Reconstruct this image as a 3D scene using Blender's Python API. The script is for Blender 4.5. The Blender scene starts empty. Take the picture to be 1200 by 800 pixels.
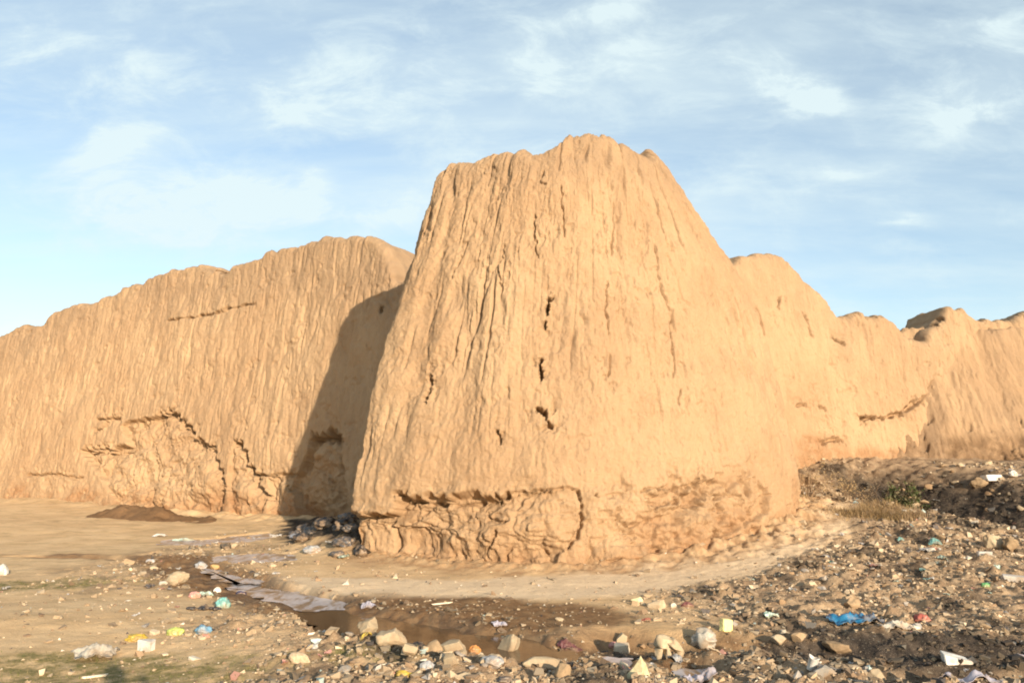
import math, random
import numpy as np

# ------------------------------------------------------------------ noise
def _h(ix, iy, iz, seed):
    n = (ix.astype(np.uint32) * np.uint32(374761393) + iy.astype(np.uint32) * np.uint32(668265263)
         + iz.astype(np.uint32) * np.uint32(2147483647) + np.uint32((seed * 1274126177) & 0xffffffff))
    n = (n ^ (n >> np.uint32(13))) * np.uint32(1274126177)
    n = (n ^ (n >> np.uint32(16))) * np.uint32(2246822519)
    return ((n ^ (n >> np.uint32(15))) & np.uint32(0xffff)).astype(np.float32) / 32767.5 - 1.0

def vnoise(x, y, z=None, seed=0):
    """smooth value noise in -1..1"""
    x = np.asarray(x, np.float32); y = np.asarray(y, np.float32)
    z = np.zeros_like(x) if z is None else np.asarray(z, np.float32)
    fx, fy, fz = np.floor(x), np.floor(y), np.floor(z)
    ix, iy, iz = fx.astype(np.int64), fy.astype(np.int64), fz.astype(np.int64)
    u, v, w = x - fx, y - fy, z - fz
    u = u*u*u*(u*(u*6-15)+10); v = v*v*v*(v*(v*6-15)+10); w = w*w*w*(w*(w*6-15)+10)
    def g(a, b, c): return _h(ix+a, iy+b, iz+c, seed)
    x0 = (g(0,0,0)*(1-u)+g(1,0,0)*u)*(1-v) + (g(0,1,0)*(1-u)+g(1,1,0)*u)*v
    if not np.any(fz) and not np.any(w): return x0
    x1 = (g(0,0,1)*(1-u)+g(1,0,1)*u)*(1-v) + (g(0,1,1)*(1-u)+g(1,1,1)*u)*v
    return x0*(1-w)+x1*w

def fbm(x, y, z=None, octv=4, gain=.5, seed=0):
    t = 0; a = 1; f = 1; s = 0
    for k in range(octv):
        t = t + a*vnoise(x*f+k*17.3, y*f+k*9.1, None if z is None else z*f+k*5.7, seed+k); s += a; a *= gain; f *= 2.03
    return t/s

def sst(a, b, x):
    t = np.clip((np.asarray(x, np.float32)-a)/(b-a), 0, 1); return t*t*(3-2*t)

def worley(x, y, seed=0):
    """distance to the nearest and second nearest feature point, and that point's random"""
    x = np.asarray(x, np.float32); y = np.asarray(y, np.float32)
    ix, iy = np.floor(x).astype(np.int64), np.floor(y).astype(np.int64)
    d1 = np.full(x.shape, 9., np.float32); d2 = d1.copy(); r1 = np.zeros_like(d1)
    z = np.zeros_like(ix)
    for a in (-1, 0, 1):
        for b in (-1, 0, 1):
            px = ix+a+.5+.45*_h(ix+a, iy+b, z, seed); py = iy+b+.5+.45*_h(ix+a, iy+b, z, seed+7)
            d = np.hypot(x-px, y-py); r = _h(ix+a, iy+b, z, seed+13)
            near = d < d1
            d2 = np.where(near, d1, np.minimum(d2, d)); r1 = np.where(near, r, r1); d1 = np.where(near, d, d1)
    return d1, d2, r1

def seg_dist(x, y, pts):
    """distance of every (x, y) to a polyline, and the position along it 0..1"""
    best = np.full(np.shape(x), 1e9, np.float32); at = np.zeros(np.shape(x), np.float32)
    n = len(pts)-1
    for k in range(n):
        (x0, y0), (x1, y1) = pts[k][:2], pts[k+1][:2]
        dx, dy = x1-x0, y1-y0; L = dx*dx+dy*dy+1e-9
        t = np.clip(((x-x0)*dx+(y-y0)*dy)/L, 0, 1)
        d = np.hypot(x-x0-t*dx, y-y0-t*dy)
        m = d < best
        best = np.where(m, d, best); at = np.where(m, (k+t)/n, at)
    return best, at

def interp_poly(v, xs, ys): return np.interp(v, xs, ys)

# ------------------------------------------------------------------ camera numbers (metres, eye height 1.6)
EYE = 1.6
PITCH = math.atan((545-400)/942)

# ------------------------------------------------------------------ ground
STREAM = [(-5.6,13.9),(-4.6,12.2),(-3.45,10.75),(-2.65,10.1),(-1.95,9.45),(-1.1,8.75),(-.45,8.2),(.0,7.75),(.5,7.35),(1.0,7.2)]
DRAIN = [(.7,7.7),(1.0,7.95),(1.6,7.8),(2.2,7.78),(3.1,7.5),(4.2,7.45),(5.8,7.5)]
DITCH = [(7.5,17.7),(8.3,16.4),(8.9,15.2),(9.4,13.9),(10.0,12.3)]
RUNNEL = [(-16,14.6),(-9.9,15.0),(-8.2,14.9),(-6.6,14.3),(-5.4,13.6)]
WATER_Z = -.15
def ground_base(x, y):
    """the ground without its clods"""
    x = np.asarray(x, np.float32); y = np.asarray(y, np.float32)
    h = sst(1.5, 7.0, x)*.105*np.maximum(0, y-8.8)*(1-sst(17, 30, y)*.35)
    h = np.minimum(h, 2.2)
    h = h + .25*sst(-7, -18, x)*sst(17, 27, y)
    h = h + .10*sst(14, 22, y)*(1-sst(1.5, 7, x))
    # slope of rubble beyond the ditch, up to the foot of the heap
    dd, _ = seg_dist(x, y, DITCH)
    side = (x-7.5)*(12.3-17.7)-(y-17.7)*(10.0-7.5)          # <0: beyond the ditch
    beyond = np.where(side < 0, dd, 0)
    h = h + .60*sst(.5, 2.4, beyond)*sst(5.5, 8, x)
    h = h - .42*np.exp(-(dd/.80)**2)*sst(6.3, 8.0, x)
    ridge = np.where(side >= 0, dd, 0)
    h = h + .10*np.exp(-((ridge-1.0)/.35)**2)*sst(6.3, 7.4, x)
    # swell of the near-left bank
    h = h + .10*np.exp(-(((x+4.6)/2.2)**2+((y-8.4)/1.3)**2)) + .07*np.exp(-(((x+1.7)/1.2)**2+((y-7.4)/.7)**2))
    h = h + .05*fbm(x*.35, y*.35, octv=3, seed=3)
    return h

def puddle_level(pts, lv):
    if lv is not None: return lv
    P = np.array(pts, np.float32); return float(ground_base(P[:, 0], P[:, 1]).mean())-.02

def ring_dist(x, y, pts):
    """signed distance to a closed outline, negative inside"""
    d, _ = seg_dist(x, y, pts+[pts[0]]); ins = np.zeros(np.shape(x), bool)
    for (x0, y0), (x1, y1) in zip(pts, pts[1:]+pts[:1]):
        if y0 != y1: ins ^= ((y0 > y) != (y1 > y)) & (x < (x1-x0)*(y-y0)/(y1-y0)+x0)
    return np.where(ins, -d, d)

def n_at(x, y): return fbm(x*2.2, y*2.2, octv=4, seed=18)
LW_BASE = [(-45,47),(-30,35.6),(-18.6,29.2),(-12,25.6),(-6.2,22.1),(-3.6,20.3),(-.5,18.3)]

def ground_h(x, y, fine=True):
    x = np.asarray(x, np.float32); y = np.asarray(y, np.float32)
    h = ground_base(x, y)
    near = 1-sst(40, 90, np.hypot(x, y))
    wx = x+.10*fbm(x*2.1, y*2.1, octv=3, seed=11); wy = y+.10*fbm(x*2.1+50, y*2.1, octv=3, seed=12)
    ds, a = seg_dist(wx, wy, STREAM)
    wid = np.interp(a, [0, .25, .5, .75, 1], [.35, .45, .42, .60, .45])
    cut = 1-sst(wid*.55, wid*1.25, ds)
    h = h-.07*cut
    dr, a2 = seg_dist(wx, wy, DRAIN)
    h = h-.17*(1-sst(.12, .55, dr))
    rn, _ = seg_dist(wx, wy, RUNNEL)
    h = h-.08*(1-sst(.05, .22, rn))
    if fine:
        m = masks(x, y)
        rub = m['rubble']
        d1, d2, r1 = worley(x*3.3+.4*vnoise(x*4, y*4, seed=5), y*3.3, seed=21)
        h = h+near*rub*(.085*(.55+.45*r1)*(1-sst(0, .62, d1)))
        d1, d2, r1 = worley(x*8+.5*vnoise(x*9, y*9, seed=6), y*8, seed=22)
        h = h+near*(rub*.85+.10)*.038*(.5+.5*r1)*(1-sst(0, .6, d1))
        h = h+near*(.45+.55*rub)*.050*fbm(x*1.8, y*1.8, octv=5, gain=.58, seed=8)
        h = h+near*(.22+rub)*.013*fbm(x*14, y*14, octv=4, seed=9)
        d1, d2, r1 = worley(x*17+.6*vnoise(x*21, y*21, seed=15), y*17, seed=23)
        h = h+near*(rub*.9+.06)*.020*(.5+.5*r1)*(1-sst(.15, .6, d1))
        for pts, lv, kd in PUDDLES:
            bb = (np.abs(x-pts[0][0]) < 6) & (np.abs(y-pts[0][1]) < 6)
            if not np.any(bb): continue
            w = 1-sst(-.04, .16 if kd == 'milky' else .24, ring_dist(wx[bb], wy[bb], pts)); L = puddle_level(pts, lv)
            h[bb] = h[bb]*(1-w)+(L-.035)*w
        lw, _ = seg_dist(x, y, LW_BASE); h = h+np.where(y > 14, (.15+.12*n_at(x, y))*np.exp(-np.maximum(lw-.2, 0)/.8), 0)*sst(-3, -5, x)
        # loose earth washed down round the tower foot
        bb = (np.abs(x-1.5) < 7) & (y > 11) & (y < 20)
        if np.any(bb):
            fd = ring_dist(wx[bb], wy[bb], FOOT); rt = sst(0, 5, x[bb])
            h[bb] = h[bb]+(.10+.16*rt)*np.exp(-np.maximum(fd, 0)/(.22+.50*rt))*(1+.25*m['n2'][bb]+.5*fbm(x[bb]*7, y[bb]*7, octv=3, seed=17))
        h = h+near*(.42*np.exp(-(((x+3.35)/.8)**2+((y-16.6)/1.1)**2))+.25*np.exp(-(((x+2.85)/.45)**2+((y-15.2)/.8)**2)))*(1+.5*m['n2'])
        wet = m['wet']
        h = h-near*wet*(1-cut)*.02*(1-np.abs(vnoise(x*6, y*6, seed=10)))
    return h

def masks(x, y):
    """where the ground is of which soil: rubble, wet mud, black organic soil with painted shade, thin grass, trodden path"""
    x = np.asarray(x, np.float32); y = np.asarray(y, np.float32)
    n1 = fbm(x*1.1, y*1.1, octv=4, seed=31); n2 = fbm(x*3, y*3, octv=3, seed=32)
    ds, a = seg_dist(x, y, STREAM); dr, _ = seg_dist(x, y, DRAIN); dd, _ = seg_dist(x, y, DITCH)
    PATH = [(-3.4,11.2),(-1.6,11.1),(-.2,11.0),(1.0,11.3),(2.3,12.1),(3.6,13.3),(4.9,14.6),(5.9,15.6)]
    dp, ap = seg_dist(x, y, PATH)
    pw = np.interp(ap, [0, .3, .6, 1], [.75, .95, 1.1, 1.0])
    path = 1-sst(pw*.75, pw*1.25, dp+.25*n1)
    right = sst(1.0, 2.6, x-.25*(10-y)+.5*n1)*(1-sst(16, 19, y)*sst(-2, 2, 5.5-x))
    nearlow = (1-sst(7.6, 8.2, y+.4*n1))*sst(-2.6, -1.4, x+.3*n1)
    nearlow = np.maximum(nearlow, .8*np.exp(-(((x+2.5)/.7)**2+((y-8.3)/.7)**2)))
    rub = np.clip(right+nearlow, 0, 1)*(1-path)
    rub = np.maximum(rub, .7*(1-sst(.4, 1.0, ds+.3*n1))*(y < 15)*sst(-6.5, -5, x)*.8)
    rub = np.maximum(rub, .45*(1-sst(.2, .9, np.hypot((x+5.6)/1.4, (y-13.6)/2.5)-.6+.3*n1)))
    wet = 1-sst(.42, .95, ds+.28*n1)
    wet = np.maximum(wet, .9*(1-sst(.2, .7, dr+.25*n1)))
    mud = np.exp(-(((x+.35)/2.0)**2+((y-9.25+.30*x)/1.15)**2)**1.6)      # the broad wet margin
    wet = np.maximum(wet, sst(.35, .75, mud+.22*n1))
    rn, _ = seg_dist(x, y, RUNNEL); wet = np.maximum(wet, .95*(1-sst(.12, .52, rn+.3*n1+.15*n2)))
    black = sst(.30, .75, 1.25*np.exp(-(((x-4.3)/2.2)**2+((y-7.3)/.72)**2))+1.0*np.exp(-(((x-1.7)/1.2)**2+((y-7.75)/.26)**2))+.45*n1+.25*n2)  # ash-black soil by the drain, with its shading painted in
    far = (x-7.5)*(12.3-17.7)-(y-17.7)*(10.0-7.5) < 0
    black = np.maximum(black, (1-sst(.6, 1.2, np.where(far, dd*.62, dd)+.30*n1+.2*n2))*sst(6.9, 7.8, x))  # dark ditch soil; the crest's shade is painted on, up the far slope
    black = np.maximum(black, rub*.8*sst(.12, .45, fbm(x*1.7, y*1.7, octv=4, seed=33)))  # dark pockets painted for the shadows and gaps among the rubble
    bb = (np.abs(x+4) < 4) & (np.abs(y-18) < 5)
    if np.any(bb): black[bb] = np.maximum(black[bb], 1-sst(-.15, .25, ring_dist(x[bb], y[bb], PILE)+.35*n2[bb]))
    g = 1.4*np.exp(-(((x+7.2)/2.3)**2+((y-11.0-.25*(x+6.6))/.62)**2))+1.5*np.exp(-(((x+3.9)/2.0)**2+((y-6.6)/.62)**2))+.7*np.exp(-(((x+1.2)/.8)**2+((y-6.9)/.35)**2))
    grass = sst(.30, .95, g+.55*n2+.2*n1)*(1-wet)
    foot = np.zeros_like(x); bb = (np.abs(x-1.5) < 7) & (y > 11) & (y < 20)
    if np.any(bb):
        fd = ring_dist(x[bb], y[bb], FOOT); foot[bb] = (1-sst(.20, .75+.45*sst(0, 5, x[bb]), fd+.45*n2[bb]))*(1-black[bb])
    return dict(foot=foot, rubble=rub, wet=np.clip(wet, 0, 1), black=np.clip(black, 0, 1), grass=grass, path=path, n1=n1, n2=n2)

# ------------------------------------------------------------------ the three mud masses as parametric surfaces
TC = (1.55, 16.9)
def tower_grid(nf=720, nz=430, cap=46):
    th = np.concatenate([np.linspace(math.radians(-205), math.radians(28), nf), np.linspace(math.radians(28), math.radians(155), 60)[1:-1]])
    th = th[:, None].astype(np.float32)
    rim = 7.42+.10*np.cos(th+1.4)+.11*fbm(th*4.0, th*0, octv=3, seed=41)+.03*vnoise(th*16, th*0, seed=44)
    rim = rim - .10*sst(math.radians(-165), math.radians(-205), th)
    dg = np.degrees(th)
    rim = rim+np.interp(dg, [-205, -170, -150, -135, -122, -112, -102, -92, -80, -70, -62, -52, -44, -36, -25, -10, 10, 28, 155], [-.05, 0, -.02, -.06, -.08, 0, .12, .18, .20, .24, .22, .24, .34, .50, .58, .50, .12, 0, 0])
    rim = rim+.05*np.sign(vnoise(th*9, th*0, seed=46))*sst(.1, .3, np.abs(vnoise(th*9, th*0, seed=46)))
    v = np.linspace(0, 1, nz)[None, :].astype(np.float32)
    z = -.55+(rim+.55)*v
    n = 2.45; ph = th-math.radians(16)
    rho = (np.abs(np.cos(ph))**n+np.abs(np.sin(ph))**n)**(-1/n)
    zz = np.clip(z/7.6, -.1, 1.05)
    # profiles: fraction of the base radius kept at each height
    left = np.interp(zz, [-.1, 0, .12, .3, .5, .7, .85, 1.0, 1.05], [1.02, 1.0, .985, .925, .855, .775, .715, .645, .61])
    rght = np.interp(zz, [-.1, 0, .2, .4, .6, .74, .86, .95, 1.0, 1.05], [1.05, 1.03, .98, .925, .84, .735, .61, .505, .445, .37])
    frnt = np.interp(zz, [-.1, 0, .12, .3, .5, .7, .85, 1.0, 1.05], [1.03, 1.0, .965, .90, .835, .77, .715, .64, .60])
    cl = np.clip(-np.cos(th), 0, 1)**1.5; cr = np.clip(np.cos(th), 0, 1)**1.2
    cf = np.clip(1-cl-cr, 0, 1)
    prof = (left*cl+rght*cr+frnt*cf)/(cl+cr+cf)*(1-.045*(1-sst(.2, .62, z))*cl)
    R = np.interp(np.degrees(th), [-205, -180, -150, -120, -90, -65, -45, -30, 0, 28, 90, 155], [4.90, 4.90, 4.62, 4.18, 4.02, 3.82, 3.72, 3.82, 4.18, 4.3, 4.4, 4.82])
    # the hard corner on the side away from the sun
    dgt = np.degrees(th); base = R*rho
    corner = np.interp(dgt, [-205, -201.5, -181, -168.3, -156.6, -150.1, -146, -139.2, -128.4, -115.7, -100], [4.4, 4.35, 4.25, 4.48, 4.95, 5.24, 5.15, 4.90, 4.63, 4.49, 4.35])
    w = sst(-108, -119, dgt); base = base*(1-w)+corner*w
    r = base*prof
    # rounded shoulder at the rim
    top = np.clip((z-(rim-.22))/.22, 0, 1)
    r = r-.20*(1-np.sqrt(np.clip(1-top**2, 0, 1)))*.75
    x = TC[0]+r*np.cos(th); y = TC[1]+r*np.sin(th)
    s = (th+math.pi/2)*3.6+0*z
    # cap
    cv = np.linspace(0, 1, cap+1)[None, 1:].astype(np.float32)
    rc = r[:, -1:]*(1-cv*.985)
    zc = z[:, -1:]*(1-cv)+7.30*cv+.02*np.sin(cv*3.1)
    X = np.concatenate([x, TC[0]+rc*np.cos(th)], 1); Y = np.concatenate([y, TC[1]+rc*np.sin(th)], 1)
    Z = np.concatenate([z, zc], 1); S = np.concatenate([s, s[:, -1:]+0*zc], 1)
    V = np.concatenate([v+0*z, 1+cv+0*zc], 1)
    return X, Y, Z, S, V

def wall_grid(base, tops, ns, nz, batter, thick, cap=14, back=24, zlow=-.5, prof=None, zref=7.0):
    """base: foot line [(x, y)], tops: [(s, z)] heights along it"""
    b = np.array(base, np.float64); seg = np.hypot(*np.diff(b, axis=0).T); cum = np.concatenate([[0], np.cumsum(seg)])
    s = np.concatenate([np.linspace(0, ns[0], 50)[:-1], np.linspace(ns[0], ns[1], ns[2]), np.linspace(ns[1], cum[-1], 50)[1:]]); ns = len(s)
    fx = np.interp(s, cum, b[:, 0]); fy = np.interp(s, cum, b[:, 1])
    k = 41; ker = np.hanning(k); ker /= ker.sum()
    tx = np.gradient(np.convolve(np.pad(fx, k//2, mode='reflect', reflect_type='odd'), ker, 'valid')); ty = np.gradient(np.convolve(np.pad(fy, k//2, mode='reflect', reflect_type='odd'), ker, 'valid'))
    L = np.hypot(tx, ty); nx, ny = -ty/L, tx/L          # inward (away from the camera)
    zt = np.interp(s, [t[0] for t in tops], [t[1] for t in tops])
    zt = zt+.07*fbm(s*1.3, s*0, octv=3, seed=51)+.04*vnoise(s*5, s*0, seed=52)+.05*np.sign(vnoise(s*2.6, s*0, seed=53))*sst(.08, .25, np.abs(vnoise(s*2.6, s*0, seed=53)))
    v = np.linspace(0, 1, nz)
    Z = zlow+(zt[:, None]-zlow)*v[None, :]
    zr = np.clip(Z/zref, -.2, 1.2)
    off = batter*np.sign(zr)*np.abs(zr)**.9
    if prof is not None: off = batter*np.interp(zr, *prof)
    top = np.clip((Z-(zt[:, None]-.20))/.20, 0, 1)
    off = off+.18*(1-np.sqrt(np.clip(1-top**2, 0, 1)))
    cv = np.linspace(0, 1, cap+1)[1:]
    offc = off[:, -1:]+thick*cv[None, :]; zc = Z[:, -1:]+.02*np.sin(cv*3.14)[None, :]-.10*cv
    bv = np.linspace(0, 1, back+1)[1:]
    offb = offc[:, -1:]+.8*bv[None, :]; zb = zc[:, -1:]*(1-bv)+zlow*bv
    O = np.concatenate([off, offc, offb], 1); Z = np.concatenate([Z, zc, zb], 1)
    X = fx[:, None]+nx[:, None]*O; Y = fy[:, None]+ny[:, None]*O
    S = s[:, None]+0*Z
    V = np.concatenate([v, 1+cv, 2+bv])[None, :]+0*Z
    return X, Y, Z, S, V

LW_BASE = [(-45,47),(-30,35.6),(-18.6,29.2),(-12,25.6),(-6.2,22.1),(-3.6,20.3),(-.5,18.3)]
RW_BASE = [(1.5,18.4),(4.2,18.3),(5.6,18.7),(7.2,19.5),(9.0,20.2),(13,21.2),(20,22),(32,24)]
def lw_grid(ns=(27, 50.5, 1050), nz=340): return wall_grid(LW_BASE, LW_TOP, ns, nz, 1.1, 1.6, zref=8.0)
def rw_grid(ns=(3, 16, 700), nz=310): return wall_grid(RW_BASE, RW_TOP, ns, nz, 1.3, 1.4, prof=([-.2, 0, .15, .35, .6, 1.0, 1.2], [-.7, -.25, .12, .38, .62, 1.0, 1.18]))

# still water: outline, height above the datum, kind
PUDDLES = [
 ([(-2.5, 10.2), (-2.05, 9.75), (-1.6, 9.25), (-1.05, 9.0), (-.5, 8.45), (.0, 8.2), (.30, 7.75), (.55, 7.6), (.50, 7.05), (.25, 7.15), (0, 6.95), (-.28, 7.25), (-.73, 7.2), (-1.1, 7.6), (-1.5, 7.75), (-1.95, 8.5), (-2.35, 9.4)], -.075, 'muddy'),
 ([(-3.95, 11.95), (-3.6, 11.75), (-3.09, 11.2), (-2.77, 10.95), (-2.42, 10.6), (-2.0, 10.2), (-2.1, 9.9), (-2.45, 9.95), (-3.03, 10.5), (-3.48, 11.0), (-3.85, 11.4)], -.073, 'milky'),
 ([(-7.15, 17.5), (-6.45, 17.6), (-6.05, 18.4), (-5.6, 19.1), (-5.1, 18.0), (-5.5, 16.9), (-6.14, 16.4), (-6.8, 16.6)], None, 'milky'),
 ([(-5.2, 14.5), (-4.6, 15.0), (-4.0, 14.9), (-3.7, 14.1), (-4.2, 13.6), (-4.9, 13.7)], None, 'milky'),
 ([(-5.01, 13.4), (-4.59, 13.1), (-4.38, 12.65), (-3.95, 12.3), (-3.6, 11.95), (-3.9, 11.8), (-4.52, 12.5)], -.055, 'milky'),
 ([(1.30, 6.9), (1.5, 7.15), (1.68, 7.0), (1.66, 6.55), (1.38, 6.45)], -.10, 'milky'),
 ([(.62, 7.15), (.80, 7.32), (1.0, 7.2), (.95, 7.0), (.75, 6.95)], -.07, 'milky'),
 ([(2.9, 6.55), (3.5, 6.62), (4.1, 6.55), (3.9, 6.3), (3.0, 6.3)], -.12, 'milky')]
FOOT = [(-2.5, 18.9), (-2.65, 17.6), (-2.72, 16.3), (-2.74, 15.1), (-2.66, 14.45), (-2.4, 14.1), (-1.9, 13.75), (-1.22, 13.35), (-.48, 13.04), (.31, 12.79), (1.12, 12.74), (1.9, 12.89), (2.62, 13.14), (3.3, 13.44), (3.94, 13.81), (4.54, 14.27), (5.08, 14.82), (5.51, 15.49), (5.75, 16.26), (5.81, 17.07), (5.67, 17.87), (6.2, 18.9)]
PILE = [(-5.7, 21.2), (-3.7, 21.2), (-2.9, 16.6), (-2.35, 14.3), (-2.75, 14.3), (-3.45, 15.4), (-4.45, 16.4), (-5.3, 18.6)]

LW_TOP = [(0, 5.0), (28.9, 6.41), (31.15, 6.98), (32.39, 6.94), (32.88, 7.29), (34.56, 7.4), (35.77, 7.53), (37.14, 7.95), (38.9, 8.22), (40.59, 8.26), (41.21, 8.01), (41.69, 7.8), (42.68, 8.02), (44.21, 8.28), (44.95, 8.31), (46.18, 8.26), (47.7, 8.05), (48.32, 7.83), (48.61, 7.63), (48.81, 7.4), (48.98, 7.04), (49.25, 6.45), (53.1, 6.45)]
RW_TOP = [(0, 6.77), (4.79, 6.77), (5.29, 6.99), (5.98, 7.08), (6.48, 6.99), (6.81, 6.8), (7.35, 6.33), (7.67, 5.92), (7.88, 5.46), (8.36, 5.51), (9.33, 5.65), (9.58, 5.4), (9.83, 5.12), (10.55, 4.98), (10.75, 5.3), (11.29, 5.57), (11.47, 5.92), (12.0, 5.97), (12.35, 5.66), (13.14, 5.58), (13.57, 5.84), (14.11, 5.92), (31.2, 5.5)]
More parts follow.
